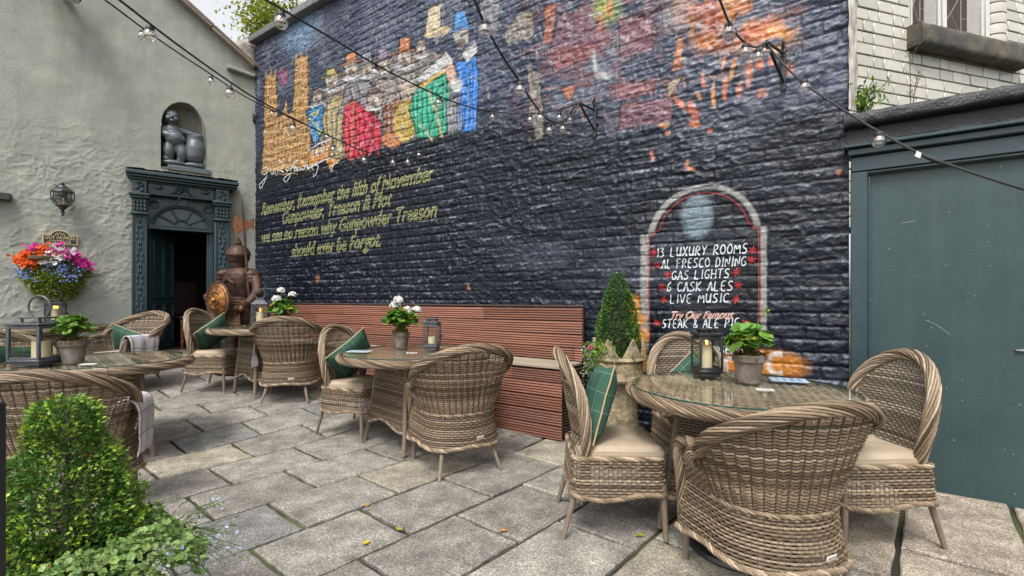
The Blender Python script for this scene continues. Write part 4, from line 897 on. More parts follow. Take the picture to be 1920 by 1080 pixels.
def rope(g,P,Rr,N=7,r=.010,pitch=.26,step=.014,seed=1,flat=1.0,closed=False,dark=1.0):
    rng=random.Random(seed); P=resample(smoothp(P,2,closed) if len(P)<40 else P,step)
    if closed: P=P[:-1]
    T,Nn,B=frames(P,closed); d=np.r_[0,np.cumsum(np.linalg.norm(np.diff(P,axis=0),axis=1))]
    L=d[-1]; turns=round(L/pitch) if closed else L/pitch
    for k in range(N):
        ph=2*pi*(d/L*turns+k/N); Q=P+(Nn*np.cos(ph)[:,None]+B*np.sin(ph)[:,None]*flat)*((Rr-r*.6)*(1+.07*np.sin(d*46+k*2.6)))[:,None]
        c=wcol(rng,dark)*(1+.3*(vn(d*8,d*0+k,7)-.5))[:,None]
        tube(g,Q,r,6,c,closed=closed)
    tube(g,P,Rr*.66,7,WCOL[3]*.35*dark,closed=closed)
def leg(g,a,b,r0=.018,r1=.013):
    P=resample([a,b],.006 if False else .012); t=np.linspace(0,1,len(P)); tube(g,P,r0+(r1-r0)*t,9,(1,1,1))
PITCH=.0155
# ---- tub armchair (local front = +y)
def arm_path():
    P=[(-.285,.25)]+[(-.285,y) for y in (.15,.05)]
    for f in np.linspace(-90,90,25): P.append((.285*math.sin(R(f)),-.02-.25*math.cos(R(f))))
    P+=[(.285,y) for y in (.05,.15,.25)]
    return resample(smoothp(P,1),.01)
AP=arm_path(); AL=np.linspace(-1,1,len(AP))*np.linalg.norm(np.diff(AP,axis=0),axis=1).sum()/2
AT=np.gradient(AP,axis=0); AT/=np.linalg.norm(AT,axis=1)[:,None]; AN=np.stack([AT[:,1],-AT[:,0]],-1)   # outward
AHALF=AL[-1]; WAIST=.44
def arm_ang(u):                              # 0 at the middle of the back, +-90 where the arms begin
    return np.clip(np.abs(u)/(AHALF-.23)*90,0,200)
def arm_surf(u,v):
    u=np.clip(u,-AHALF,AHALF); x=np.interp(u,AL,AP[:,0]); y=np.interp(u,AL,AP[:,1]); nx=np.interp(u,AL,AN[:,0]); ny=np.interp(u,AL,AN[:,1])
    back=np.cos(R(1)*np.minimum(arm_ang(u),90)*.92)
    lo=.050*np.clip((WAIST-v)/.22,0,1.2)**1.1; hi=np.clip((v-WAIST)/.5,-.2,1.1); hi=np.sign(hi)*np.abs(hi)**1.25
    side=np.sin(np.minimum(arm_ang(u),90)*R(1))**2*np.clip((118-arm_ang(u))/25,0,1)
    off=lo-.012*np.exp(-((v-WAIST)/.05)**2)+hi*(.05+.07*back+.11*side)
    return np.stack([x+nx*off,y+ny*off,v],-1)
def rim_h(u):
    f=arm_ang(u); return np.where(f<88,.655+.29*np.cos(R(90)*np.clip(f/88,0,1))**.85,.665-.02*np.clip((f-88)/60,0,1))
def hem_a(u): return .205+.022*np.cos(np.clip(np.abs(u)/AHALF,0,1)*pi*3)*.5
def armchair(label):
    t=thing('wicker_armchair',label,'armchair',group='wicker armchairs around the tables')
    g=Geo(); vs=np.arange(.19,WAIST,PITCH); weave(g,arm_surf,vs,-AHALF,AHALF,lambda u,v:v>hem_a(u),seed=11)
    us=np.linspace(-AHALF,AHALF,120); P=arm_surf(us,hem_a(us)); rope(g,P,.014,4,.008,.12,seed=3)
    def front(u,v): return np.stack([u,.262+.02*np.cos(u/.29*pi/2)+.03*np.clip((WAIST-v)/.22,0,1),v],-1)
    weave(g,front,np.arange(.21,.43,PITCH),-.28,.28,seed=12); rope(g,front(np.linspace(-.29,.29,30),np.full(30,.205)),.013,4,.008,.12,seed=4)
    obj('skirt',g,m_wicker,t)
    g=Geo(); ub=AHALF-.23
    weave(g,arm_surf,np.arange(WAIST+.004,.94,PITCH),-ub,ub,lambda u,v:v<rim_h(u)-.012,seed=13,sp=.0215,phase=.16,A=.0048,a=.0034)
    P=arm_surf(np.linspace(-ub,ub,70),np.full(70,WAIST)); N=(P-np.array([0,0,0]))*np.array([1,1,0]); N/=np.linalg.norm(N,axis=1)[:,None]; rope(g,P+N*.006,.010,3,.007,.09,seed=6)
    obj('backrest',g,m_wicker,t)
    g=Geo(); us=np.linspace(-ub*.985,ub*.985,110); P=arm_surf(us,rim_h(us))
    def hook(p,sx): return [p+np.array([sx*.012,.030,-.012]),p+np.array([sx*.010,.052,-.045]),p+np.array([-sx*.015,.05,-.075])]
    P=np.concatenate([np.array(hook(P[0],-1))[::-1],P,np.array(hook(P[-1],1))]); rope(g,P,.033,14,.0062,.66,seed=7); obj('rim',g,m_wicker,t)
    for s in (-1,1):
        g=Geo(); a0,a1=(ub+.002,AHALF) if s>0 else (-AHALF,-ub-.002)
        weave(g,arm_surf,np.arange(WAIST+.004,.66,PITCH),a0,a1,lambda u,v:v<rim_h(u)-.02,seed=14+s)
        us=np.linspace(ub-.03,AHALF,24)*s; P=arm_surf(us,rim_h(us)-.012+.02*np.sin(np.linspace(0,pi,24))); e=P[-1]
        P=np.concatenate([P,[e+np.array([0,.028,-.012]),e+np.array([0,.040,-.055]),e+np.array([-s*.01,.036,-.16]),e+np.array([-s*.02,.03,-.30]),e+np.array([-s*.02,.03,-.42])]]); rope(g,P,.026,10,.0066,.42,seed=8); obj('arm',g,m_wicker,t)
    g=Geo(); weave(g,lambda u,v:np.stack([u,v,.425+.0*u],-1),np.arange(-.24,.27,.016),-.27,.27,lambda u,v:np.abs(u)<.27*np.sqrt(np.clip(1-(np.minimum(v+.02,0)/.26)**2,0,1)),seed=15); obj('seat',g,m_wicker,t)
    for sx in (-1,1):
        g=Geo(); leg(g,(sx*.265,.255,.42),(sx*.275,.265,0),.019,.017); obj('leg',g,m_leg,t)
        g=Geo(); leg(g,(sx*.175,-.175,.27),(sx*.245,-.295,0),.019,.013); obj('leg',g,m_leg,t)
    p=arm_surf(np.array([.065]),np.array([.262]))[0]; q=arm_surf(np.array([.065]),np.array([.282]))[0]; n=np.array([.09,-.97,.18])
    g=Geo(); M=Matrix.Translation(Vector(p+np.array([0,-.012,.01])))@Matrix.Rotation(math.atan2(.07,.26)*1.0,4,'Z')@Matrix.Rotation(R(14),4,'X'); cbox(g,(0,0,0),(.062,.004,.026),.001,M); tg=obj('tag',g,mat('tag_white',(.62,.60,.55),.6) if 'tag_white' not in MATS else MATS['tag_white'],t)
    loops,V,F=font_curves('akula',0,2); g=Geo(); w=V[:,0].max(); VV=np.c_[(V[:,0]/w-.5)*.044,np.full(len(V),-.0028),V[:,1]*.0135-.004]; mm=np.array(M); g2=VV@mm[:3,:3].T+mm[:3,3]
    n0=g.n; g.add(g2,np.zeros((0,4),int))
    for f in F: g.F.setdefault(len(f),[]).append(np.array([f])+n0); g.M.setdefault(len(f),[]).append(np.zeros(1,int))
    obj('lettering',g,mat('tag_ink',(.02,.02,.02),.7) if 'tag_ink' not in MATS else MATS['tag_ink'],tg)
    return t
# ---- dining side chair
def side_w(z): return np.where(z<.72,.205+.065*np.sin(pi/2*np.clip((z-.40)/.32,0,1)),.27*np.sqrt(np.clip(1-((z-.72)/.265)**2,0,1)))
def side_back(u,v):
    k=np.clip((v-.42)/.57,0,1.2); return np.stack([u,-.215-.105*k**1.15+.95*u*u,v],-1)
def seat_per():
    P=[]; hx,hy,c=.25,.245,.05
    for cx,cy,a0 in ((hx-c,-hy+c,-90),(hx-c,hy-c,0),(-hx+c,hy-c,90),(-hx+c,-hy+c,180)):
        for f in np.linspace(a0,a0+90,7): P.append((cx+c*math.cos(R(f)),cy+c*math.sin(R(f))))
    P.append(P[0]); return resample(P,.01)
SP=seat_per(); SLn=np.linspace(0,np.linalg.norm(np.diff(SP,axis=0),axis=1).sum(),len(SP)); SL=SLn[-1]
def skirt_surf(u,v):
    u=np.mod(u,SL); x=np.interp(u,SLn,SP[:,0]); y=np.interp(u,SLn,SP[:,1]); k=1+.05*np.clip((.44-v)/.2,0,1); return np.stack([x*k,y*k,v],-1)
def hem_s(u): return .235+.016*np.cos(np.mod(u,SL)/SL*8*pi+.6)
def sidechair(label):
    t=thing('wicker_dining_chair',label,'chair',group='high-backed wicker dining chairs')
    g=Geo(); weave(g,skirt_surf,np.arange(.215,.435,PITCH),0,SL,lambda u,v:v>hem_s(u),seed=21)
    us=np.linspace(0,SL,100)[:-1]; rope(g,skirt_surf(us,hem_s(us)),.012,4,.0075,.11,closed=True,seed=5)
    P=skirt_surf(us,np.full(len(us),.437)); rope(g,P,.012,4,.0075,.16,closed=True,seed=6); obj('skirt',g,m_wicker,t)
    g=Geo(); weave(g,lambda u,v:np.stack([u,v,.440+0*u],-1),np.arange(-.235,.24,.016),-.24,.24,seed=22); obj('seat',g,m_wicker,t)
    g=Geo(); weave(g,side_back,np.arange(.40,.985,PITCH),-.28,.28,lambda u,v:np.abs(u)<side_w(v)-.008,seed=23,sp=.022); obj('backrest',g,m_wicker,t)
    zs=np.r_[np.linspace(.38,.72,14),.72+.265*np.sin(np.linspace(.08,pi/2-.02,22))]; w=side_w(zs)
    L=side_back(-w,zs); Rr=side_back(w,zs)[::-1]; P=np.concatenate([L,Rr]); P=np.concatenate([[P[0]+np.array([.0,.0,-.10])],P,[P[-1]+np.array([0,0,-.10])]])
    g=Geo(); rope(g,P,.030,13,.0060,.7,seed=9,flat=1.0); obj('rim',g,m_wicker,t)
    for sx in (-1,1):
        g=Geo(); leg(g,(sx*.235,.235,.30),(sx*.245,.25,0),.018,.014); obj('leg',g,m_leg,t)
        g=Geo(); leg(g,(sx*.215,-.215,.32),(sx*.24,-.30,0),.018,.013); obj('leg',g,m_leg,t)
    return t
# ---- round glass-topped table
def table(label,rad,h=.80,base=(.25,.31),seed=1):
    t=thing('wicker_table',label,'table',group='round wicker tables with glass tops')
    g=Geo(); weave(g,lambda u,v:np.stack([u,v,h-.022+0*u],-1),np.arange(-rad,rad,.0155),-rad,rad,lambda u,v:u*u+v*v<(rad-.015)**2,sp=.026,seed=seed,phase=pi/4,A=.005,a=.004,b=.0072,stakes=False,spp=4,dark=1.45); 
    lathe(g,[(0.001,h-.05),(rad-.02,h-.05),(rad-.02,h-.032),(0.001,h-.032)],48,col=np.array([.10,.075,.05])); obj('tabletop',g,m_wicker,t)
    g=Geo(); P=[(( rad+.004)*math.cos(a),(rad+.004)*math.sin(a),h-.040) for a in np.linspace(0,2*pi,240)]; rope(g,np.array(P),.033,14,.0063,.66,closed=True,seed=seed+3); obj('rim',g,m_wicker,t)
    g=Geo(); n=96; th=np.linspace(0,2*pi,n,endpoint=False); rg=rad-.004
    def disc(z,r): return np.c_[r*np.cos(th),r*np.sin(th),np.full(n,z)]
    n0=g.n; g.add(np.concatenate([disc(h-.0065,rg),disc(h-.005,rg+.002),disc(h+.001,rg+.002),disc(h+.0025,rg)]),np.zeros((0,4),int)); F=ringfaces(4,n); g.F.setdefault(4,[]).append(F); g.M.setdefault(4,[]).append(np.ones(len(F),int))
    g.F.setdefault(n,[]).append(np.array([np.arange(n)[::-1],np.arange(n)+3*n])); g.M.setdefault(n,[]).append(np.zeros(2,int)); obj('glass_top',g,[m_glass,m_glassedge],t,smooth=False)
    P=[]; c=.06
    for cx,cy,a0 in ((1-c*3,-1+c*3,-90),(1-c*3,1-c*3,0),(-1+c*3,1-c*3,90),(-1+c*3,-1+c*3,180)):
        for f in np.linspace(a0,a0+90,7): P.append((cx+c*3*math.cos(R(f)),cy+c*3*math.sin(R(f))))
    P.append(P[0]); P=resample(np.array(P)*.28,.01); Ln=np.linspace(0,np.linalg.norm(np.diff(P,axis=0),axis=1).sum(),len(P)); L=Ln[-1]
    def bs(u,v):
        u=np.mod(u,L); k=(base[0]+(base[1]-base[0])*np.clip((h-.12-v)/(h-.32),0,1.1))/.28; return np.stack([np.interp(u,Ln,P[:,0])*k,np.interp(u,Ln,P[:,1])*k,v],-1)
    hem=lambda u:.205+.03*np.cos(np.mod(u,L)/L*8*pi-pi)
    g=Geo(); weave(g,bs,np.arange(.17,h-.13,PITCH),0,L,lambda u,v:v>hem(u),seed=seed+7,dark=.8); us=np.linspace(0,L,100)[:-1]; rope(g,bs(us,hem(us)),.011,4,.007,.11,closed=True,dark=.8); rope(g,bs(us,np.full(len(us),h-.135)),.016,4,.009,.13,closed=True,dark=.9); obj('pedestal',g,m_wicker,t)
    for sx in (-1,1):
        for sy in (-1,1): g=Geo(); leg(g,(sx*base[0]*.92,sy*base[0]*.92,h-.05),(sx*base[1]*1.02,sy*base[1]*1.02,0),.022,.019); obj('leg',g,m_leg,t)
    return t
def place(o,x,y,bearing=0,dz=0): o.location=(x,y,ground(x,y)+dz); o.rotation_euler=(0,0,-R(bearing)); return o
ac=armchair('large wicker armchair seen from behind with white maker tag, front right of the yard'); place(ac,1.175,2.215,-10); ac.scale=(.97,.95,.93)
AC=[('front',ac)]
def addarm(k,x,y,b,label): o=dup(ac,(x,y,ground(x,y)),-R(b),label); AC.append((k,o)); return o
addarm('mid',-.43,3.80,-27,'wicker armchair seen from behind at the middle table, in front of the wooden bench')
addarm('far',-2.60,5.67,-12,'wicker armchair seen from behind at the far table, pale cloth hanging by its left arm')
addarm('wall',-4.80,6.02,192,'wicker armchair by the cottage doorway with green cushion and plaid blanket')
addarm('left',-2.70,2.93,-22,'wicker armchair behind the foreground box bush with plaid blanket on its right arm').scale=(.97,.95,.94)
addarm('edge',-4.62,4.42,112,'wicker armchair cut by the left edge, beyond the large grey lantern')
sd=sidechair('wicker dining chair with beige pad and green cushion, left of the nearest right-hand table'); place(sd,.585,2.84,92)
SD=[('right_left',sd)]
def addside(k,x,y,b,label,sc=1): o=dup(sd,(x,y,ground(x,y)),-R(b),label,scale=sc); SD.append((k,o)); return o
addside('right_right',1.93,2.72,-93,'wicker dining chair facing left, against the green door')
addside('back',1.33,3.42,176,'wicker dining chair facing us in front of the painted menu board',1.03)
addside('mid',-1.46,4.62,115,'wicker dining chair with green cushion at the left of the middle table')
addside('far',-3.69,6.06,94,'wicker dining chair with green cushion between doorway and far table')
tb=[('right',place(table('round wicker table with ribbed weave and black lantern, nearest on the right',.585,.80,seed=31),1.285,2.74,45)),
    ('mid',place(table('round wicker table with white geranium, in front of the wooden bench',.64,.81,seed=41),-.88,4.38,45)),
    ('left',place(table('round wicker table with large grey lantern, on the left',.62,.80,seed=51),-3.40,3.98,45)),
    ('far',place(table('small round wicker table in front of the suit of armour',.58,.80,base=(.20,.24),seed=61),-3.06,5.97,35)),
    ('wall',place(table('wicker table against the cottage wall below the flower basket',.66,.80,seed=71),-5.87,5.98,40))]
TB=dict(tb); TZ=lambda k:TB[k].location.z+{'mid':.8125}.get(k,.8025)
um=thing('parasol_base','round black metal parasol base under the nearest table','parasol base',(1.20,2.52,0)); g=Geo(); lathe(g,[(.0,.0),(.26,.0),(.27,.012),(.26,.028),(.06,.04),(.05,.045),(.0,.05)],40); obj('plate',g,m_blackmetal,um); g=Geo(); tube(g,[(0,0,.04),(0,0,.16)],.028,14); obj('collar',g,m_blackmetal,um)
# ================================================================ SOFT THINGS
def chair_mat(o): return Matrix.Translation(o.location)@Matrix.Rotation(o.rotation_euler[2],4,'Z')@Matrix.Scale(o.scale[0],4)
def pillow(label,o,pos,pitch=70,spin=40,size=.44,seed=1,roll=0,group='green check cushions on the chairs'):
    g=Geo(); n=22; s=np.linspace(-1,1,n); u,v=np.meshgrid(s,s,indexing='ij'); hh=(1-np.abs(u)**3.2)*(1-np.abs(v)**3.2)
    k=1-.07*(np.abs(u)**2*(1-np.abs(v))+np.abs(v)**2*(1-np.abs(u)))*1.2; wr=.012*(fbm(u*2.2+seed*3,v*2.2,3,seed)-.5)
    for sg in (1,-1):
        P=np.stack([u*k*size/2,v*k*size/2,sg*(.070*np.clip(hh,0,1)**.55)+wr],-1).reshape(-1,3); i=np.arange(n-1)[:,None]; j=np.arange(n-1)[None,:]; a=i*n+j; F=np.stack([a,a+n,a+n+1,a+1],-1).reshape(-1,4); 
        if sg<0: F=F[:,::-1]
        g.add(P,F,uv=np.stack([u*size/2+.5,v*size/2+.5],-1).reshape(-1,2))
    M=chair_mat(o)@Matrix.Translation(Vector(pos))@Matrix.Rotation(R(roll),4,'Y')@Matrix.Rotation(R(pitch),4,'X')@Matrix.Rotation(R(spin),4,'Z')
    p=obj('cushion',g,m_green); p.matrix_world=M; tag(p,label,'cushion',group)
    b=np.concatenate([np.stack([s,0*s-1],-1),np.stack([0*s+1,s],-1)[1:],np.stack([s[::-1],0*s+1],-1)[1:],np.stack([0*s-1,s[::-1]],-1)[1:-1]]); uu,vv=b[:,0],b[:,1]; k=1-.07*(np.abs(uu)**2*(1-np.abs(vv))+np.abs(vv)**2*(1-np.abs(uu)))*1.2
    g=Geo(); tube(g,np.stack([uu*k*size/2,vv*k*size/2,.012*(fbm(uu*2.2+seed*3,vv*2.2,3,seed)-.5)],-1),.0042,6,closed=True); obj('piping',g,m_piping,p); return p
SDd=dict(SD); ACd=dict(AC)
pillow('green check cushion propped upright on the chair nearest the chimney pot',SDd['right_left'],(.01,-.085,.70),73,6,.44,1)
pillow('green check cushion seen behind the black lantern, by the menu board',SDd['back'],(.02,-.13,.64),72,44,.40,2)
pillow('green check cushion standing on one corner at the middle table',SDd['mid'],(-.02,-.12,.70),62,40,.46,3,-6)
pillow('green check cushion on one corner in the chair beside the doorway',SDd['far'],(-.03,-.10,.69),60,40,.44,4,-8)
pillow('dark green cushion leaning in the armchair by the cottage wall',ACd['wall'],(.05,-.08,.60),55,38,.42,5,10)
pillow('green check cushion at the left edge behind the grey lantern',ACd['edge'],(.0,-.02,.66),60,8,.46,6)
def pad(label,o,z=.458,w=.47,d=.46,yo=.02):
    g=Geo(); n=28; s=np.linspace(-1,1,n); u,v=np.meshgrid(s,s,indexing='ij'); ed=np.clip(1-np.maximum(np.abs(u),np.abs(v))**10,0,1); M=chair_mat(o)@Matrix.Translation((0,yo,z))
    rc=1-.06*(np.abs(u)*np.abs(v))**6
    seed=int(abs(o.location.x)*100)
    top=.030*np.sqrt(ed)+.007*(fbm(u*1.6+seed,v*1.6,3,seed)-.5)-.010*np.clip(1-(u*u+v*v),0,1)*.6
    for zz,fl in ((top+.014,0),(-.018*np.sqrt(ed)-.0,1)):
        P=np.stack([u*w/2*rc,v*d/2*rc,zz],-1).reshape(-1,3); i=np.arange(n-1)[:,None]; j=np.arange(n-1)[None,:]; a=i*n+j; F=np.stack([a,a+n,a+n+1,a+1],-1).reshape(-1,4); g.add(P,F[:,::-1] if fl else F)
    b=np.concatenate([np.stack([s,0*s-1],-1),np.stack([0*s+1,s],-1)[1:],np.stack([s[::-1],0*s+1],-1)[1:],np.stack([0*s-1,s[::-1]],-1)[1:-1]]); uu,vv=b[:,0],b[:,1]; rc=1-.06*(np.abs(uu)*np.abs(vv))**6; B=np.stack([uu*w/2*rc,vv*d/2*rc],-1); m=len(B)
    prof=[(0,.016),(.006,.012),(.009,0),(.006,-.012),(0,-.016)]; V=np.concatenate([np.c_[B*(1+2*e/w),np.full(m,zz-.002)] for e,zz in prof]); g.add(V,ringfaces(5,m)[:,::-1])
    p=obj('seat_pad',g,m_beige); p.matrix_world=M; tag(p,label,'seat pad','beige seat pads on the chairs')
    for zz in (.014,-.018):
        g=Geo(); tube(g,np.c_[B*(1.012),np.full(m,zz)],.0042,6,closed=True); obj('piping',g,m_beige,p)
pad('beige seat pad on the chair left of the nearest table',SDd['right_left']); pad('beige seat pad on the chair against the green door',SDd['right_right']); pad('beige seat pad on the chair left of the middle table',SDd['mid']); pad('beige seat pad on the chair beside the doorway',SDd['far']); pad('tan seat pad in the armchair by the cottage wall',ACd['wall'],.445,.48,.42,.05)
def blanket(label,o,path,w,ax='y',seed=1,fold=.02,cat='blanket'):
    """cloth laid along path (local points) with width w along the chair's y"""
    P=resample(smoothp(path,2),.018); n=len(P); m=22; T,N,B=frames(P); v=np.linspace(-.5,.5,m); V=[]; UVs=[]; d=np.arange(n)*.018
    for i in range(n):
        hang=min(1,max(0,abs(i/(n-1)-.42)*2.6-.25)); ww=w*(1-.16*hang)
        off=fold*hang*np.sin(v*15+seed+.4*math.sin(i*.13))+.006*(vn(v*6+seed,v*0+i*.15,2)-.5); 
        nx=np.array([P[i][0]*0+T[i][2]*1.0,0,-T[i][0]*1.0]); nx=nx/(np.linalg.norm(nx)+1e-9)
        V.append(P[i]+np.outer(v*ww,[0,1,0])+np.outer(off,nx)+np.outer(.02*hang*np.sin(v*5+seed),[0,0,1])*(i/n)); UVs.append(np.stack([np.full(m,d[i]),v*w],-1))
    V=np.array(V); g=Geo(); i=np.arange(n-1)[:,None]; j=np.arange(m-1)[None,:]; a=i*m+j; g.add(V.reshape(-1,3),np.stack([a,a+m,a+m+1,a+1],-1).reshape(-1,4),uv=np.array(UVs).reshape(-1,2))
    b=obj('blanket',g,m_plaid); b.matrix_world=chair_mat(o); so=b.modifiers.new('thick','SOLIDIFY'); so.thickness=.008; so.offset=1; tag(b,label,cat,'pale plaid blankets on chair arms'); return b
blanket('pale plaid blanket over the arm of the armchair behind the box bush',ACd['left'],[(.24,.04,.56),(.255,.04,.655),(.32,.04,.705),(.385,.04,.68),(.40,.04,.60),(.395,.04,.50),(.40,.04,.40),(.385,.04,.33)],.30,seed=2,fold=.010)
blanket('pale plaid blanket over the arm of the armchair by the doorway',ACd['wall'],[(-.20,.10,.50),(-.245,.10,.60),(-.30,.10,.70),(-.37,.10,.70),(-.405,.10,.62),(-.40,.10,.50),(-.40,.10,.40)],.38,seed=5,fold=.012)
blanket('crumpled pale cloth hanging beside the far armchair',ACd['far'],[(-.30,.10,.60),(-.33,.10,.70),(-.385,.10,.68),(-.40,.10,.60),(-.40,.10,.48),(-.395,.10,.36)],.20,seed=9,fold=.03,cat='cloth')
# ================================================================ FOLIAGE HELPERS
def leaves(g,P,D,L,Wd,col,fold=.25,nrm=None):
    """pointed leaf quads pairs; P base, D direction"""
    P=np.asarray(P,float); n=len(P); D=D/(np.linalg.norm(D,axis=1)[:,None]+1e-9); up=RNG.normal(size=(n,3))*.6+np.array([0,0,.8]) if nrm is None else nrm
    S=np.cross(D,up); S/=np.linalg.norm(S,axis=1)[:,None]+1e-9; Nn=np.cross(S,D); L=np.broadcast_to(L,(n,))[:,None]; Wd=np.broadcast_to(Wd,(n,))[:,None]
    m=P+D*L*.5; V=np.stack([P,m+S*Wd*.5+Nn*fold*Wd*.5,P+D*L-Nn*L*.08,m-S*Wd*.5+Nn*fold*Wd*.5,m],1).reshape(-1,3)
    i=np.arange(n)[:,None]*5; F=np.concatenate([i+np.array([[0,1,4]]),i+np.array([[1,2,4]]),i+np.array([[2,3,4]]),i+np.array([[3,0,4]])]); g.add(V,F,np.repeat(col,5,0)); return g
def greens(n,base,var=.35,tips=None,tipk=None):
    c=np.asarray(base)*(1+var*(RNG.random((n,1))*2-1)); c=c*(1+.12*RNG.normal(size=(n,3))); 
    if tips is not None: k=np.clip(tipk,0,1)[:,None]; c=c*(1-k)+np.asarray(tips)*(1+.2*RNG.normal(size=(n,1)))*k
    return np.clip(c,.003,1)
def cone_shrub(name,label,base,h,rfun,n,size,dark=(.022,.058,.016),tip=(.16,.25,.035),seed=3,cat='shrub',lump=.22):
    t=thing(name,label,cat,base); g=Geo(); z=RNG.random(n*3)**.9; th=RNG.random(n*3)*2*pi; rr=np.array([rfun(a) for a in z]); keep=RNG.random(n*3)<np.clip(rr/max(rr)*.9+.1,0,1); z,th,rr=z[keep][:n],th[keep][:n],rr[keep][:n]; m=len(z)
    lum=fbm(th*2.2+7,z*8,3,seed); lum2=fbm(th*5,z*20,3,seed+4); depth=RNG.random(m)**2.2*.5
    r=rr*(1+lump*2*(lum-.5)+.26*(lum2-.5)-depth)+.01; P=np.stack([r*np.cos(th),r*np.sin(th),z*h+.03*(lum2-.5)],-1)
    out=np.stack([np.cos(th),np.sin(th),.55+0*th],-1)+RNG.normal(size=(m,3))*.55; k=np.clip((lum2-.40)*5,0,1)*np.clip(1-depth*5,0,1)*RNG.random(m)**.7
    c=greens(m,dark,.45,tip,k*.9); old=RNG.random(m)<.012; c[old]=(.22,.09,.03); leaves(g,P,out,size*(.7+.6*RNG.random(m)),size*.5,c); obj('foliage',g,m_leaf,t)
    g=Geo(); tube(g,[(0,0,-.12),(.01,0,h*.5),(0,.01,h*.92)],[.018,.012,.004],7); rs=random.Random(seed)
    for k in range(46):
        zz=rs.uniform(.03,.9); a=rs.uniform(0,6.28); rr_=rfun(zz)*.8; tube(g,[(0,0,zz*h*.9),(rr_*math.cos(a),rr_*math.sin(a),zz*h+.04)],[.004,.0015],4)
    obj('stem',g,m_bark,t); return t
def round_leaves(g,C,N,r,col,lob=5):
    """cupped, scalloped geranium leaves"""
    n=len(C); N=N/np.linalg.norm(N,axis=1)[:,None]; ref=RNG.normal(size=(n,3)); X=np.cross(N,ref); X/=np.linalg.norm(X,axis=1)[:,None]; Y=np.cross(N,X); k=20; th=np.linspace(.25,2*pi-.25,k)
    rad=(1+.13*np.cos(th*lob*1.4))[None,:]*r[:,None]; ring=C[:,None]+X[:,None]*(rad*np.cos(th))[...,None]+Y[:,None]*(rad*np.sin(th))[...,None]+N[:,None]*(.22*rad*(1+.35*np.sin(th*3)[None,:]))[...,None]
    V=np.concatenate([C[:,None],ring],1).reshape(-1,3); i=np.arange(n)[:,None,None]*(k+1); j=np.arange(k-1)[None,:,None]; F=(i+np.concatenate([0*j,j+1,j+2],-1)).reshape(-1,3)
    cc=np.repeat(col[:,None],k+1,1); cc[:,0]*=.75; cc[:,1:]*=(.9+.2*RNG.random((n,k,1))); g.add(V,F,cc.reshape(-1,3))
def geranium(label,x,y,z,h=.19,r0=.085,flowers=0,nl=95,spread=.17,group='potted geraniums on the tables',seed=1,plabel=None):
    t=thing('potted_geranium',label,'potted plant',(x,y,z),seed,group)
    g=Geo(); r1=r0*.70; lathe(g,[(0,0),(r1,0),(r1+.002,.01),(r0*.93,h*.74),(r0*1.03,h*.75),(r0*1.06,h*.98),(r0*1.0,h),(r0*.92,h*.99),(r0*.90,h*.88),(0,h*.87)],36,cap=False); obj('pot',g,m_pot,t)
    g=Geo(); n=260; a=RNG.random(n)*2*pi; q=np.sqrt(RNG.random(n))*r0*.98; leaves(g,np.stack([q*np.cos(a),q*np.sin(a),np.full(n,h*.88)+.03*RNG.random(n)],-1),RNG.normal(size=(n,3))+np.array([0,0,.3]),.035,.012,greens(n,(.12,.085,.02),.5)); obj('moss',g,m_leaf,t)
    n=nl; a=RNG.random(n)*2*pi; e=RNG.random(n)**.7; q=spread*(.25+.8*e)*np.sqrt(RNG.random(n)*.8+.2); hz=h+.03+(.20-.15*(q/spread)**2)*(.05+.95*spread/.18)*(.35+.75*RNG.random(n)); C=np.stack([q*np.cos(a),q*np.sin(a),hz],-1); N=np.stack([np.cos(a)*.55*q/spread,np.sin(a)*.55*q/spread,.8+0*a],-1)+RNG.normal(size=(n,3))*.28
    col=greens(n,(.075,.20,.028),.45,(.20,.33,.05),RNG.random(n)*.7); y_=RNG.random(n)<.05; col[y_]=(.42,.36,.03); g=Geo(); round_leaves(g,C,N,(.030+.026*RNG.random(n))*(.6+.4*spread/.18),col); obj('foliage',g,m_leaf,t)
    g=Geo()
    for c in C[::2]: tube(g,smoothp([(c[0]*.15,c[1]*.15,h*.85),(c[0]*.5,c[1]*.5,h+.08),tuple(c)],1),.0028,5,np.array([.10,.18,.04]),cap=False)
    obj('stalk',g,m_leaf,t)
    for k in range(flowers):
        a=k*2.4+seed; q=spread*(.35+.55*(k%2)); c=np.array([q*math.cos(a),q*math.sin(a),h+.20+.05*((k*7)%3)]); n=48; d=RNG.normal(size=(n,3)); d[:,2]=np.abs(d[:,2])*.8; d/=np.linalg.norm(d,axis=1)[:,None]; g=Geo(); round_leaves(g,c+d*.040,d+RNG.normal(size=(n,3))*.2,np.full(n,.017),np.clip(np.array([.72,.70,.68])*(1+.08*RNG.normal(size=(n,1))),0,.85),2); tube(g,[(c[0]*.3,c[1]*.3,h),tuple(c)],.003,5,np.array([.12,.2,.05])); obj('flower',g,m_petal,t)
    if seed==2:
        g=Geo(); p=np.array([-spread*.9,.0,h+.26]); tube(g,[(0,0,h),(-spread*.5,0,h+.2),tuple(p)],.003,5,np.array([.12,.2,.05])); n=20; d=RNG.normal(size=(n,3)); d/=np.linalg.norm(d,axis=1)[:,None]; leaves(g,p+d*.01,d,.02,.008,greens(n,(.22,.30,.06))); obj('bud',g,m_leaf,t)
    return t
def onpx(px,py,zt):                          # where the photo direction meets the height zt
    y=(EYE-zt)*FOC/(py-560); return (px-960)/FOC*y,y
x,y=onpx(1404,716,TZ('right')); geranium('leafy geranium in a grey clay pot beside the black lantern on the nearest table',x,y,TZ('right'),.165,.088,0,120,.125,seed=2)
x,y=onpx(752,652,TZ('mid')); geranium('white flowering geranium in a small clay pot on the middle table',x,y,TZ('mid'),.150,.080,5,120,.18,seed=3)
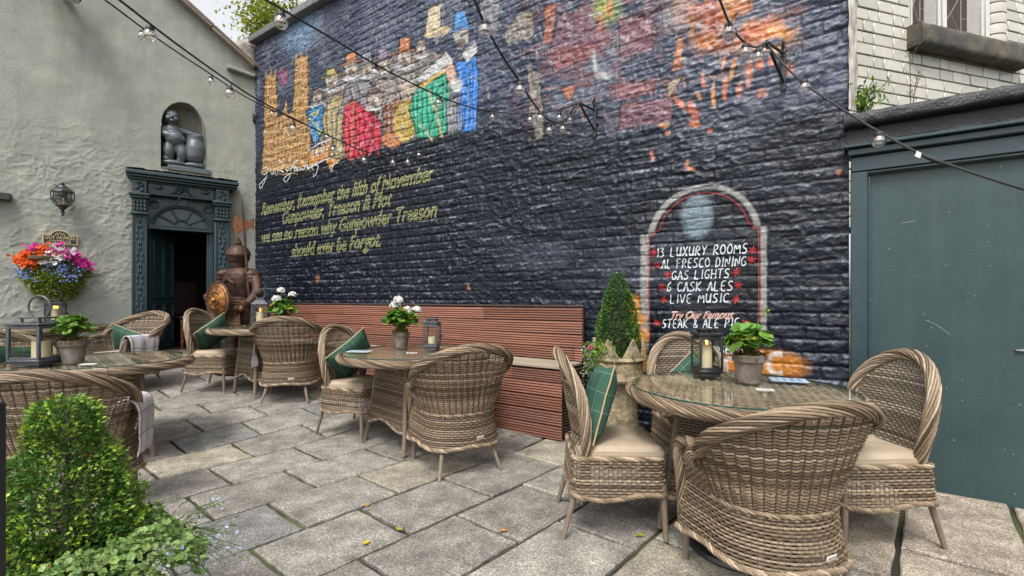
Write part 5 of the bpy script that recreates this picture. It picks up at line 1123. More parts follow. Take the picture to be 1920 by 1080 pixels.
x,y=onpx(137,680,TZ('left')); geranium('leafy geranium in a brown clay pot beside the large grey lantern',x,y,TZ('left'),.175,.090,0,115,.13,seed=4)
# ================================================================ LANTERNS AND CANDLES
def lantern(label,x,y,z,w,h,m,rz=0,ring=True,roofed=False,handle_up=1.0):
    t=thing('lantern',label,'lantern',(x,y,z),R(rz),'candle lanterns on the tables'); b=w*.10; p=w*.085; hb=h
    g=Geo(); cbox(g,(0,0,.012),(w*.86,w*.86,.024),.004); cbox(g,(0,0,.034),(w,w,.020),.004); 
    for sx in (-1,1):
        for sy in (-1,1): cbox(g,(sx*(w/2-p/2),sy*(w/2-p/2),.044+(hb-.05)/2),(p,p,hb-.05),.003)
    for s in (-1,1): cbox(g,(0,s*(w/2-p/2),.052),(w-2*p,p*.8,.016),.002); cbox(g,(s*(w/2-p/2),0,.052),(p*.8,w-2*p,.016),.002); cbox(g,(0,s*(w/2-p/2),hb-.016),(w-2*p,p*.8,.02),.002); cbox(g,(s*(w/2-p/2),0,hb-.016),(p*.8,w-2*p,.02),.002)
    obj('frame',g,m,t)
    g=Geo()
    if roofed:
        n0=g.n; q=w*.56; k=w*.26; V=[(-q,-q,hb),(q,-q,hb),(q,q,hb),(-q,q,hb),(-k,-k,hb+w*.30),(k,-k,hb+w*.30),(k,k,hb+w*.30),(-k,k,hb+w*.30)]; g.add(V,[[0,1,5,4],[1,2,6,5],[2,3,7,6],[3,0,4,7],[3,2,1,0],[4,5,6,7]]); zt=hb+w*.30; cbox(g,(0,0,zt+.012),(w*.5,w*.5,.024),.004); zt+=.024
    else:
        cbox(g,(0,0,hb+.007),(w*1.05,w*1.05,.018),.004)
        q_=.034 if ring else .012
        for sx in (-1,1):
            for sy in (-1,1): cbox(g,(sx*w*.26,sy*w*.26,hb+.014+q_/2),(.014,.014,q_),.002)
        cbox(g,(0,0,hb+.019+q_),(w*.66,w*.66,.012),.004); zt=hb+.024+q_
    obj('roof',g,m,t,smooth=False)
    g=Geo(); rr=w*.34
    if ring: tube(g,[(rr*math.cos(a),.0,zt+rr*.85+rr*math.sin(a)) for a in np.linspace(-.9,pi+.9,30)],.0075,8)
    else: tube(g,smoothp([(-w*.36,0,zt),(-w*.42,-.02,zt+.004),(-w*.36,-w*.38,zt+.006),(w*.30,-w*.34,zt+.006),(w*.36,0,zt)],2),.006,7)
    obj('handle',g,m,t)
    for k in range(4):
        g=Geo(); cbox(g,(0,0,0),(w-2*p-.002,.003,hb-.09),.0005,Matrix.Rotation(k*pi/2,4,'Z')@Matrix.Translation((0,w/2-p/2,.044+(hb-.05)/2))); obj('pane',g,m_pane,t,smooth=False)
    g=Geo(); cbox(g,(w/2+.006,w*.5-p,hb*.5),(.012,.012,.04),.003); ell(g,(w/2+.016,w*.5-p,hb*.5),(.012,.008,.008),8,5); obj('latch',g,m,t)
    return t
m_flame=bpy.data.materials.new('flame'); m_flame.use_nodes=True; e=m_flame.node_tree.nodes['Principled BSDF']; e.inputs['Base Color'].default_value=(1,.5,.1,1); e.inputs['Emission Color'].default_value=(1,.42,.09,1); e.inputs['Emission Strength'].default_value=2.6
m_wick=mat('wick',(.02,.015,.01),.9)
def candle(label,x,y,z,r,h,lit=1):
    t=thing('candle',label,'candle',(x,y,z),0,'pillar candles inside the lanterns'); g=Geo(); lathe(g,[(0,0),(r,0),(r,h*.98),(r*.96,h),(r*.8,h-.004),(r*.5,h-.010),(0,h-.012)],24,cap=False); obj('wax',g,m_wax,t)
    for k in range(max(1,lit)):
        ox,oy=(0,0) if lit<=1 else (r*.5*math.cos(k*2.1+.3),r*.5*math.sin(k*2.1+.3))
        g=Geo(); tube(g,[(ox,oy,h-.014),(ox+.002,oy,h+.008)],.0022,5); obj('wick',g,m_wick,t)
        if lit: g=Geo(); lathe(g,[(0,h+.002),(.006,h+.008),(.0085,h+.018),(.006,h+.032),(.002,h+.046),(0,h+.052)],10,(ox,oy,0),cap=False); obj('flame',g,m_flame,t)
def lan_on(key,px,py,w,h,m,rz,lab,clab,cr,ch,lit,cdx=0,**k):
    x,y=onpx(px,py,TZ(key)); lantern(lab,x,y,TZ(key),w,h,m,rz,**k); candle(clab,x+cdx,y,TZ(key)+.045,cr,ch,lit)
lan_on('right',1325,704,.150,.262,m_blackmetal,2,'black metal lantern with flat lid on the nearest table','cream pillar candle burning in the black lantern',.034,.150,1,ring=False)
lan_on('mid',810,655,.135,.245,m_greymetal,-8,'dark grey lantern beside the white geranium on the middle table','short cream candle in the lantern on the middle table',.036,.075,0,ring=False)
lan_on('left',74,682,.255,.30,m_greymetal,-2,'large grey lantern with ring handle on the left table','wide cream candle in the large grey lantern',.060,.13,0,cdx=.02)
lan_on('far',488,611,.175,.27,m_greymetal,20,'grey lantern with sloping lid on the far table before the armour','cream candle burning in the lantern before the armour',.045,.13,1,roofed=True)
lan_on('wall',104,607,.185,.27,m_blackmetal,28,'small black lantern on the table below the flower basket','cream candle with three flames in the lantern below the flower basket',.040,.155,3)
# cards on the tables
def card(label,key,px,py,sx,sy,rz,col,ink,cat='card'):
    x,y=onpx(px,py,TZ(key)); t=thing('card' if cat=='card' else 'menu',label,cat,(x,y,TZ(key)+.0005),R(rz)); g=Geo(); cbox(g,(0,0,.0018),(sx,sy,.0024),.0004); obj('sheet',g,mat('card_'+label[:9],col,.5),t)
    if ink:
        g=Geo(); rs=random.Random(px)
        for k in range(3):
            for j in range(4): 
                w=rs.uniform(.1,.2)*sx; cbox(g,(-sx*.30+j*sx*.2,sy*(.28-.26*k),.0036),(w*.8,sy*.09*rs.uniform(.6,1.4),.0008),.0002)
        obj('print',g,mat('ink_'+label[:9],(.03,.05,.09),.6),t)
card('pale blue printed menu lying by the pot on the nearest table','right',1478,713,.20,.145,-22,(.32,.42,.52),1,'menu'); card('small white card in front of the pot on the nearest table','right',1434,731,.085,.050,-10,(.62,.62,.60),1); card('pale blue printed menu at the left of the middle table','mid',674,659,.20,.13,-8,(.40,.50,.58),1,'menu'); card('small white card in front of the pot on the middle table','mid',772,662,.09,.055,12,(.62,.62,.60),1); card('small white card by the pot on the left table','left',166,683,.10,.06,15,(.62,.62,.60),0)
# ================================================================ BENCH
def bench():
    t=thing('slatted_bench','long reddish ribbed timber bench built along the black wall','bench',bw(0,0)); t.rotation_euler=(0,0,math.atan2(U[1],U[0])); s0,s1=.22,6.26
    m_deck=mat('red_decking',attr=True,rough=.62,var=.35,vscale=5,bump=.5,bscale=30,stretch=(.12,1,3)); rr=random.Random(3)
    def ribbed(g,x0,x1,z0,z1,y,dirx=False):
        z=z0; H=.128
        while z<z1-.02:
            h=min(H,z1-z)-.006; n=5; prof=[(0,z)]
            k=h/n
            for i in range(n): prof+=[(-.014,z+k*i+.003),(-.015,z+k*i+k*.55),(-.002,z+k*i+k*.66),(-.002,z+k*i+k*.95)]
            prof+=[(0,z+h)]; prof=np.array(prof)
            xs=[x0]; 
            while xs[-1]<x1-.01: xs.append(min(x1,xs[-1]+rr.uniform(1.6,2.6)))
            for a,b in zip(xs,xs[1:]):
                c=np.array([.128,.050,.031])*rr.uniform(.75,1.25)+rr.uniform(0,.012); xx=np.linspace(a+.002,b-.002,10); bow=.003*np.sin(xx*1.7+z*9)
                if dirx: V=np.stack([np.broadcast_to(y-prof[:,0],(10,len(prof))),np.broadcast_to(xx[:,None],(10,len(prof))),prof[:,1]+bow[:,None]],-1)
                else: V=np.stack([np.broadcast_to(xx[:,None],(10,len(prof))),y+np.broadcast_to(prof[:,0],(10,len(prof))),prof[:,1]+bow[:,None]],-1)
                m=len(prof); i=np.arange(9)[:,None]; j=np.arange(m-1)[None,:]; q=i*m+j; F=np.stack([q,q+m,q+m+1,q+1],-1).reshape(-1,4); cc=np.tile(c*(1+.9*(prof[:,0]<-.010))[:,None]+np.array([.03,.02,.015])*(prof[:,0]<-.010)[:,None],(10,1)); g.add(V.reshape(-1,3),F[:,::-1] if dirx else F,cc)
            z+=H
    m_frame=mat('bench_frame',(.05,.028,.02),.8,var=.3,vscale=8)
    g=Geo(); ribbed(g,s0,s1,.70,1.215,-.075); obj('backrest',g,m_deck,t,smooth=False)
    g=Geo(); cbox(g,((s0+s1)/2,-.052,.95),(s1-s0-.01,.030,.52),.004); cbox(g,((s0+s1)/2,-.062,1.226),(s1-s0,.045,.018),.004,col=(1,1,1)); obj('back_frame',g,m_frame,t)
    g=Geo(); ribbed(g,s0,s1,.03,.655,-.478); obj('front_panel',g,m_deck,t,smooth=False)
    g=Geo(); ribbed(g,-.47,-.03,.03,.655,s1-.006,True); obj('end_panel',g,m_frame,t,smooth=False)
    g=Geo()
    for k in range(3):
        xs=[s0,s0+2.1,s0+4.2,s1]
        for a,b in zip(xs,xs[1:]): cbox(g,((a+b)/2,-.158-.138*k,.678),(b-a-.004,.132,.026),.004,col=np.array([.22,.18,.135])*rr.uniform(.85,1.2)*(.75 if b<3 else 1))
    obj('seat',g,mat('weathered_plank',attr=True,rough=.8,var=.35,vscale=5,bump=.7,bscale=30,stretch=(.15,2,1)),t)
    g=Geo(); cbox(g,((s0+s1)/2,-.26,.34),(s1-s0-.03,.40,.60),.01); obj('carcass',g,m_frame,t)
bench()
x,y=onpx(529,612,TZ('far')); geranium('white flowering geranium in a small pot on the far table, beside the armour',x,y,TZ('far'),.13,.085,4,110,.15,seed=5)
# ================================================================ PLANTERS
def cprof(z):                                 # stepped, lumpy cone
    return (.185*(1-z)**.62+.012) if z<.97 else .03
def foreground_bush():
    x,y=-1.575,1.70
    def rf(z): return np.interp(z,[0,.12,.28,.42,.50,.60,.68,.74,.86,.95,1],[.215,.225,.205,.175,.175,.15,.115,.088,.095,.07,.025])
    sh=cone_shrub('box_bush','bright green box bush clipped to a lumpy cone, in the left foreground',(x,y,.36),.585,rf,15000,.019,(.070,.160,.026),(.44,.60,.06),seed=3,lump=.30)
    p=thing('planter','dark round planter under the foreground box bush','planter',(x+.06,y-.02,0)); g=Geo(); lathe(g,[(0,0),(.17,0),(.20,.33),(.222,.335),(.228,.385),(.205,.385),(.20,.35),(0,.345)],40,cap=False); obj('pot',g,mat('dark_slate_pot',(.035,.035,.038),.6,var=.3,vscale=6,bump=.4,bscale=30),p); g=Geo(); lathe(g,[(0,.352),(.20,.350)],30,cap=False); obj('soil',g,m_soil,p)
    # trailing bedding plant along the pot's rim
    tr=thing('trailing_plant','pale green trailing plant with tiny blue and white flowers spilling over the dark planter','plant',(x+.06,y-.02,.36)); g=Geo(); n=3600; a=RNG.random(n)*2*pi; q=.12+.19*RNG.random(n)**.8; k=fbm(a*2.2+3,q*9,3,5); z=.02+.11*np.clip(k-.28,0,1)*2-.42*np.clip(q-.22,0,1)*1.9+.04*RNG.random(n); sx=1+.35*np.clip(np.cos(a-.1),0,1)
    P=np.stack([q*np.cos(a)*sx,q*np.sin(a),z],-1); c=greens(n,(.12,.23,.06),.4,(.33,.44,.14),RNG.random(n)*.8); round_leaves(g,P,np.stack([np.cos(a)*.4,np.sin(a)*.4,.8+0*a],-1)+RNG.normal(size=(n,3))*.4,.007+.007*RNG.random(n),c,4); obj('foliage',g,m_leaf,tr)
    g=Geo(); rs=random.Random(4); fl=[]
    for k in range(70):
        b=rs.uniform(-1.5,1.2); L=rs.uniform(.06,.20); q0=.26; p0=np.array([q0*math.cos(b)*1.25,q0*math.sin(b),.02]); d=np.array([math.cos(b)*L,math.sin(b)*L,rs.uniform(-.10,.10)]); P=smoothp([p0,p0+d*.5+np.array([0,0,.03]),p0+d],1); tube(g,P,.0015,4,np.array([.07,.12,.03])); fl+= [p0+d,p0+d*.8]
        m=9; leaves(g,P[RNG.integers(0,len(P),m)],RNG.normal(size=(m,3)),.016,.006,greens(m,(.10,.19,.04)))
    obj('stem',g,m_leaf,tr)
    fl=np.array(fl); n=len(fl); g=Geo(); round_leaves(g,fl+RNG.normal(size=(n,3))*.01,RNG.normal(size=(n,3))+np.array([0,0,.8]),np.full(n,.0065),np.where(RNG.random((n,1))<.6,np.array([[.36,.42,.68]]),np.array([[.65,.64,.66]])),2); obj('small_blossom',g,m_petal,tr)
foreground_bush()
def chimney_pot():
    x,y=.885,4.03; t=thing('chimney_pot','tall weathered clay chimney pot with crown of points, used as a planter','chimney pot',(x,y,ground(x,y)))
    m=mat('buff_clay',(.27,.215,.13),.85,col2=(.15,.12,.075),vscale=7,var=.3,bump=.9,bscale=45); speckle(m,60,.85,1.5)
    g=Geo(); lathe(g,[(.185,0),(.178,.1),(.160,.35),(.158,.52),(.165,.57),(.19,.60),(.20,.62)],36,cap=False); obj('shaft',g,m,t)
    g=Geo(); lathe(g,[(.20,.615),(.222,.625),(.232,.645),(.222,.668),(.205,.675),(.202,.72),(.205,.78),(.212,.785),(.222,.80),(.212,.818),(.203,.822),(.19,.822),(.185,.70),(.18,.62)],40,cap=False); obj('crown_band',g,m,t)
    for k in range(6):
        a=k*pi/3+.42+pi/6; g=Geo(); n=9; w=np.linspace(-1,1,n); V=[]
        for rr in (.208,.186):
            for s in w:
                top=.822+.150*(1-abs(s))+.004
                for z in (.815,top): V.append((rr*math.cos(a+s*.46),rr*math.sin(a+s*.46),z))
        V=np.array(V); F=[]
        for i in range(n-1): F+=[[2*i,2*i+2,2*i+3,2*i+1],[2*n+2*i+1,2*n+2*i+3,2*n+2*i+2,2*n+2*i],[2*i+1,2*i+3,2*n+2*i+3,2*n+2*i+1]]
        g.add(V,F); obj('point',g,m,t,smooth=False)
    g=Geo(); lathe(g,[(0,.80),(.183,.79)],24,cap=False); obj('soil',g,m_soil,t)
    def rf(z): return np.interp(z,[0,.1,.3,.5,.7,.85,1],[.13,.165,.165,.140,.10,.062,.015])
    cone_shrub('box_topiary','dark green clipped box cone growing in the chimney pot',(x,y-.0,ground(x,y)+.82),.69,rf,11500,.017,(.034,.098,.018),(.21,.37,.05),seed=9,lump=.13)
    tr=thing('trailing_plant','trailing plant with one pink flower at the left rim of the chimney pot','plant',(x,y,ground(x,y)+.82)); g=Geo(); n=620; a=pi+.35+RNG.normal(size=n)*.38; q=.17+.13*RNG.random(n); z=.08-.32*np.clip(RNG.random(n),0,1)*np.clip((q-.18)*9,0,1)+.05*RNG.random(n); P=np.stack([q*np.cos(a),q*np.sin(a)-.02,z],-1); leaves(g,P,RNG.normal(size=(n,3))+np.array([-.4,-.2,0]),.03,.012,greens(n,(.10,.20,.03),.4,(.26,.34,.06),RNG.random(n)*.8)); 
    for b in (-1.9,-1.2,-.35): 
        P=[(.19*math.cos(b),.19*math.sin(b),.03),(.225*math.cos(b),.225*math.sin(b),.02),(.23*math.cos(b+.08),.23*math.sin(b+.08),-.10),(.235*math.cos(b),.235*math.sin(b),-.2)]; P=smoothp(P,2); tube(g,P,.0022,4,np.array([.14,.17,.04])); m=22; leaves(g,P[RNG.integers(0,len(P),m)],RNG.normal(size=(m,3)),.022,.012,greens(m,(.20,.25,.05)))
    obj('foliage',g,m_leaf,tr); g=Geo(); d=RNG.normal(size=(26,3))*.55+np.array([-.2,-1,.3]); d/=np.linalg.norm(d,axis=1)[:,None]; round_leaves(g,np.array([-.235,-.06,.075])+d*.016,d,np.full(26,.019),np.tile([.62,.10,.30],(26,1))*(1+.15*RNG.normal(size=(26,1))),2); obj('pink_flower',g,m_petal,tr)
    n=40; g=Geo(); P=np.stack([-.22-.1*RNG.random(n),-.06+.12*RNG.normal(size=n)*.5,.08-.25*RNG.random(n)],-1); round_leaves(g,P,RNG.normal(size=(n,3)),np.full(n,.007),np.tile([.45,.45,.66],(n,1)),2); obj('small_blossom',g,m_petal,tr)
chimney_pot()
# ================================================================ COTTAGE WALL FITTINGS
def basket():
    a,z=gpx(97,505); t=thing('wall_basket','wall basket of orange, white and magenta flowers trailing over the cottage wall','flower basket',gw(a,z,0),math.atan2(W[1],W[0])); k=1.0
    def loc(px,py): q=gpx(px,py); return q[0]-a,q[1]-z
    x0,_=loc(35,500); x1,_=loc(172,500); _,zt=loc(97,474); _,zb=loc(97,556); hw=(x1-x0)/2; cx=(x0+x1)/2
    g=Geo(); n=7500; u=RNG.random(n)*2-1; v=RNG.random(n); wdt=np.interp(v,[0,.25,.55,.8,1],[.42,.72,1.0,.95,.62]); x=cx+u*hw*wdt; zz=zb+(zt-zb)*v-.06*np.clip(np.abs(u)-.6,0,1); y=-(.03+.30*np.sqrt(np.clip(1-u*u*.95,0,1))*np.interp(v,[0,.4,1],[.6,1,.8])*(1-.55*RNG.random(n)**2)); P=np.stack([x,y,zz],-1)
    c=greens(n,(.11,.20,.028),.45,(.36,.40,.07),RNG.random(n)*np.clip(1.25-v,0,1)); leaves(g,P,RNG.normal(size=(n,3))+np.array([0,-.5,-.4]),.048,.018,c)
    for k in range(10):
        xx=cx+RNG.uniform(-.2,.35)*hw; L=RNG.uniform(.05,.20)*1.0; P=smoothp([(xx,-.2,zb+.05),(xx+.03,-.22,zb-.03),(xx+RNG.uniform(-.06,.06),-.2,zb-L)],1); tube(g,P,.003,4,np.array([.2,.22,.06])); m=14; leaves(g,P[RNG.integers(0,len(P),m)],RNG.normal(size=(m,3))+np.array([0,0,-.8]),.035,.014,greens(m,(.26,.30,.07)))
    obj('foliage',g,m_leaf,t)
    def blooms(nm,cs,col,r,per):
        g=Geo()
        for px,py in cs:
            qx,qz=loc(px,py+9); u=(qx-cx)/hw; m=per; C=np.stack([qx+RNG.normal(size=m)*.045,-(.10+.24*math.sqrt(max(0,1-min(1,u*u))))-.04*RNG.random(m),qz+RNG.normal(size=m)*.035],-1); round_leaves(g,C,RNG.normal(size=(m,3))*.45+np.array([0,-1,.45]),r*(.7+.5*RNG.random(m)),np.clip(np.asarray(col)*(1+.22*RNG.normal(size=(m,1))),0,.9),2)
        obj(nm,g,m_petal,t)
    blooms('orange_flower',[(42,482),(50,475),(57,470),(66,478),(72,473),(80,468),(88,464),(53,486),(98,463),(66,486)],(.72,.115,.02),0.030,13)
    blooms('white_flower',[(93,476),(101,474),(112,478),(124,464),(128,470),(98,486),(118,474),(105,461)],(.72,.70,.66),0.029,10)
    blooms('magenta_flower',[(77,463),(110,465),(130,473),(141,470),(152,476),(158,484),(164,487),(172,491),(150,482),(118,459)],(.58,.03,.30),0.027,10)
    blooms('small_blossom',[(50,495),(45,503),(55,512),(40,500),(62,500),(100,497),(112,490),(120,500),(128,508),(136,498),(144,506),(150,500),(120,488),(106,487),(66,512),(131,516)],(.20,.27,.60),.011,12)
    g=Geo(); lathe(g,[(.10,-.02),(.22,.06),(.25,.13),(.26,.13),(.23,.04),(.1,-.04)],20,(cx,-.02,zb+.10),sx=1.05,sy=.6,cap=False); lathe(g,[(.125,0),(.135,.01),(.13,.045),(.12,.05),(0.001,.05)],20,(loc(86,487)[0],-.33,loc(86,487)[1]-.02),sy=.6); obj('basket',g,mat('basket_coir',(.10,.065,.035),1,bump=1,bscale=50),t)
basket()
def lamp():
    a,z=gpx(121,378); t=thing('wall_lamp','black cast wall lantern with clear glass above the house sign','wall lamp',gw(a,z,.20),math.atan2(W[1],W[0])); s=1.0
    g=Geo(); lathe(g,[(0,-.235),(.012,-.225),(.02,-.21),(.008,-.195),(.024,-.18),(.026,-.168),(.010,-.155),(.03,-.14),(.05,-.11),(.075,-.09),(.075,-.082),(.0,-.08)],16); lathe(g,[(.125,.095),(.13,.10),(.12,.115),(.085,.15),(.055,.165),(.05,.18),(.02,.20),(.028,.215),(.016,.23),(.0,.245)],8,cap=True)
    for k in range(8):
        b=k*pi/4; tube(g,[(r*math.cos(b),r*math.sin(b),zz) for r,zz in ((.07,-.088),(.098,-.05),(.118,.0),(.122,.05),(.120,.10))],.006,5)
    for zz,r in ((-.03,.108),(.0,.118)): tube(g,[(r*math.cos(b),r*math.sin(b),zz) for b in np.linspace(0,2*pi,25)[:-1]],.005,5,closed=True)
    obj('cage',g,m_blackmetal,t); g=Geo(); lathe(g,[(.062,-.088),(.09,-.05),(.110,.0),(.114,.05),(.112,.098)],20,cap=False); obj('globe',g,m_pane,t)
    g=Geo(); cbox(g,(-.03,.185,.12),(.11,.03,.20),.01); tube(g,smoothp([(-.03,.18,.14),(-.03,.10,.20),(0,.03,.17),(0,0,.165)],2),.014,8); obj('bracket',g,m_blackmetal,t); g=Geo(); lathe(g,[(.016,-.08),(.02,-.03),(.014,.02),(.004,.03)],10); obj('bulb',g,mat('bulb_cream',(.7,.62,.4),.3),t)
lamp()
def sign():
    a0,z0=gpx(80,458); a1,z1=gpx(146,459); a,zc=(a0+a1)/2,gpx(113,446)[1]; t=thing('house_sign','black and gold arched house name plate above the flower basket','sign',gw(a,zc,.02),math.atan2(W[1],W[0])); w=a1-a0; zb=gpx(113,459)[1]-zc; zs=gpx(113,441)[1]-zc; zt=gpx(113,432)[1]-zc
    def out(k): 
        P=[(-w/2+k,zb+k),(w/2-k,zb+k),(w/2-k,zs-k*.6),(w*.27,zs-k)]; P+=[(w*.25*math.cos(b),zs+(zt-zs)*math.sin(b)-k) for b in np.linspace(.12,pi-.12,13)]; P+=[(-w*.27,zs-k),(-w/2+k,zs-k*.6)]; return P
    m_gold=mat('dull_gold',(.50,.40,.20),.45,.1)
    g=Geo(); prism(g,out(0),-.024,0); obj('border',g,m_gold,t,smooth=False); g=Geo(); prism(g,out(.014),-.028,-.004); obj('plate',g,mat('sign_black',(.012,.010,.012),.4),t,smooth=False)
    g=Geo()
    for s,zz,h,ww in (('GUY FAWKES',.44,.085,.86),('COTTAGE',.0,.085,.62)):
        _,V,F=font_curves(s,0,3); wd=V[:,0].max(); zl=zb+(zs-zb)*zz+.012; V3=np.c_[(V[:,0]/wd-.5)*w*ww,np.full(len(V),-.0295),zl+V[:,1]/.72*(zs-zb)*.37]; n0=g.n; g.add(V3,np.zeros((0,4),int))
        for f in F: g.F.setdefault(len(f),[]).append(np.array([f])+n0); g.M.setdefault(len(f),[]).append(np.zeros(1,int))
    obj('lettering',g,m_gold,t)
    g=Geo()
    for k in range(9): b=(k-4)/4; ell(g,(b*w*.13,-.03,zs+(zt-zs)*.30-.02*abs(b)+.012*math.cos(b*8)),(w*.022,.006,w*.020),8,5)
    obj('ornament',g,m_gold,t)
sign()
def fittings():
    a,z=gpx(5,369); t=thing('dark_bracket','dark metal bracket on the cottage wall at the left edge','bracket',gw(a,z,0),math.atan2(W[1],W[0])); x1=gpx(22,369)[0]-a; g=Geo(); cbox(g,(x1-.35,-.04,0),(.7,.07,.09),.008); cbox(g,(x1-.35,-.075,-.045),(.7,.14,.018),.004); obj('rail',g,m_blackmetal,t)
    a,z=gpx(118,-4); t=thing('flood_lamp','boxy metal flood lamp high on the cottage wall','lamp',gw(a,z,.30),math.atan2(W[1],W[0])); g=Geo(); cbox(g,(0,0,.02),(.42,.34,.20),.03); obj('housing',g,m_greymetal,t); g=Geo(); cbox(g,(0,0,-.088),(.38,.30,.012),.003); obj('lens',g,mat('lamp_lens',(.55,.55,.53),.2),t); g=Geo(); cbox(g,(0,.23,.06),(.08,.16,.06),.01); obj('bracket',g,m_greymetal,t)
    o=Geo(); a,z=gpx(477,222); tube(o,smoothp([(0,0,.0),(.02,-.10,.05),(.0,-.18,.02),(-.03,-.14,-.06),(.01,-.06,-.10)],2),.012,6); cbox(o,(0,-.02,0),(.06,.05,.14),.006); b=obj('cable_hook',o,m_blackmetal,loc=gw(a,z,0)); b.rotation_euler=(0,0,math.atan2(W[1],W[0])); tag(b,'small black cable hook in the corner of the two walls','hook')
fittings()
# ---- putto with jar, in the niche
def statue():
    a,z=gpx(343,312); t=thing('cherub_statue','dark grey painted cherub statue leaning on a jar in the wall niche','statue',gw(a+.085,z,-.16),math.atan2(W[1],W[0])); K=(gpx(343,198)[1]-gpx(343,312)[1])/1.0
    m=mat('slate_paint',(.070,.086,.098),.38,var=.2,vscale=12,bump=.5,bscale=60)
    def blob(name,parts,vox=.012):
        g=Geo()
        for p in parts:
            if p[0]=='e': ell(g,np.array(p[1])*K,np.array(p[2])*K,16,11,M=Matrix.Rotation(R(p[3] if len(p)>3 else 0),4,'Y'))
            else: tube(g,smoothp(np.array(p[1])*K,2),np.interp(np.linspace(0,1,len(smoothp(np.array(p[1]),2))),np.linspace(0,1,len(p[2])),p[2])*K,24)
        o=obj(name,g,m); r=o.modifiers.new('r','REMESH'); r.mode='VOXEL'; r.voxel_size=vox*K; s=o.modifiers.new('s','SMOOTH'); s.iterations=3; s.factor=.5
        dg=bpy.context.evaluated_depsgraph_get(); me=bpy.data.meshes.new_from_object(o.evaluated_get(dg)); o.modifiers.clear(); o.data=me; o.parent=t
        for p in me.polygons: p.use_smooth=True
        if not me.materials: me.materials.append(m)
        return o
    B=[('e',(-.235,-.07,.80),(.118,.112,.125)),('e',(-.235,-.185,.785),(.020,.025,.022)),('e',(-.285,-.150,.760),(.042,.035,.036)),('e',(-.185,-.150,.760),(.042,.035,.036)),('e',(-.235,-.165,.722),(.032,.022,.015)),('e',(-.278,-.166,.822),(.034,.02,.013)),('e',(-.192,-.166,.822),(.034,.02,.013)),('e',(-.245,-.05,.880),(.095,.095,.060)),('e',(-.325,-.06,.79),(.018,.02,.03)),('e',(-.145,-.06,.79),(.018,.02,.03)),
       ('t',[(-.235,-.05,.72),(-.235,-.05,.66)],[.055,.06]),('e',(-.225,-.05,.575),(.135,.10,.125)),('e',(-.195,-.10,.45),(.145,.125,.125)),('e',(-.20,-.05,.36),(.125,.095,.09)),
       ('t',[(-.335,-.05,.61),(-.36,-.09,.52),(-.28,-.16,.475),(-.14,-.17,.465)],[.065,.06,.052,.042]),('e',(-.105,-.165,.455),(.042,.028,.03)),('t',[(-.10,-.17,.46),(-.06,-.18,.445)],[.014,.011]),('t',[(-.10,-.17,.445),(-.055,-.175,.425)],[.014,.011]),
       ('t',[(-.125,-.05,.61),(-.02,-.06,.585),(.09,-.08,.555),(.17,-.09,.565)],[.065,.055,.048,.040]),('e',(.20,-.09,.568),(.04,.03,.024)),('t',[(.21,-.10,.572),(.26,-.11,.56)],[.013,.010]),('t',[(.21,-.08,.575),(.26,-.085,.565)],[.013,.010]),
       ('t',[(-.265,-.06,.34),(-.275,-.10,.22),(-.27,-.07,.12),(-.345,-.11,.085)],[.10,.088,.062,.048]),('t',[(-.12,-.07,.33),(-.085,-.12,.22),(-.115,-.08,.11),(-.12,-.13,.075)],[.10,.085,.06,.048])]
    blob('body',B,.010)
    blob('jar',[('t',[(.09,-.06,.10),(.09,-.06,.20),(.095,-.06,.34),(.10,-.06,.46),(.105,-.06,.53)],[.10,.165,.175,.135,.15]),('t',[(.22,-.08,.50),(.30,-.08,.44),(.27,-.08,.34),(.22,-.08,.25)],[.025,.022,.022,.025])],.012)
    n=[('e',(-.2,-.06,.05),(.20,.12,.06)),('e',(.1,-.07,.05),(.2,.12,.065))]+[('e',(.02+.05*k,-.15+.01*(k%3),.055+.02*(k%2)),(.035,.03,.03)) for k in range(6)]
    blob('ground_mound',n,.012)
    g=Geo(); w=gpx(382,318)[0]-gpx(301,310)[0]; cbox(g,(.0,-.05,-.045),(w,.30,.085),.012); obj('plinth',g,m,t)
statue()
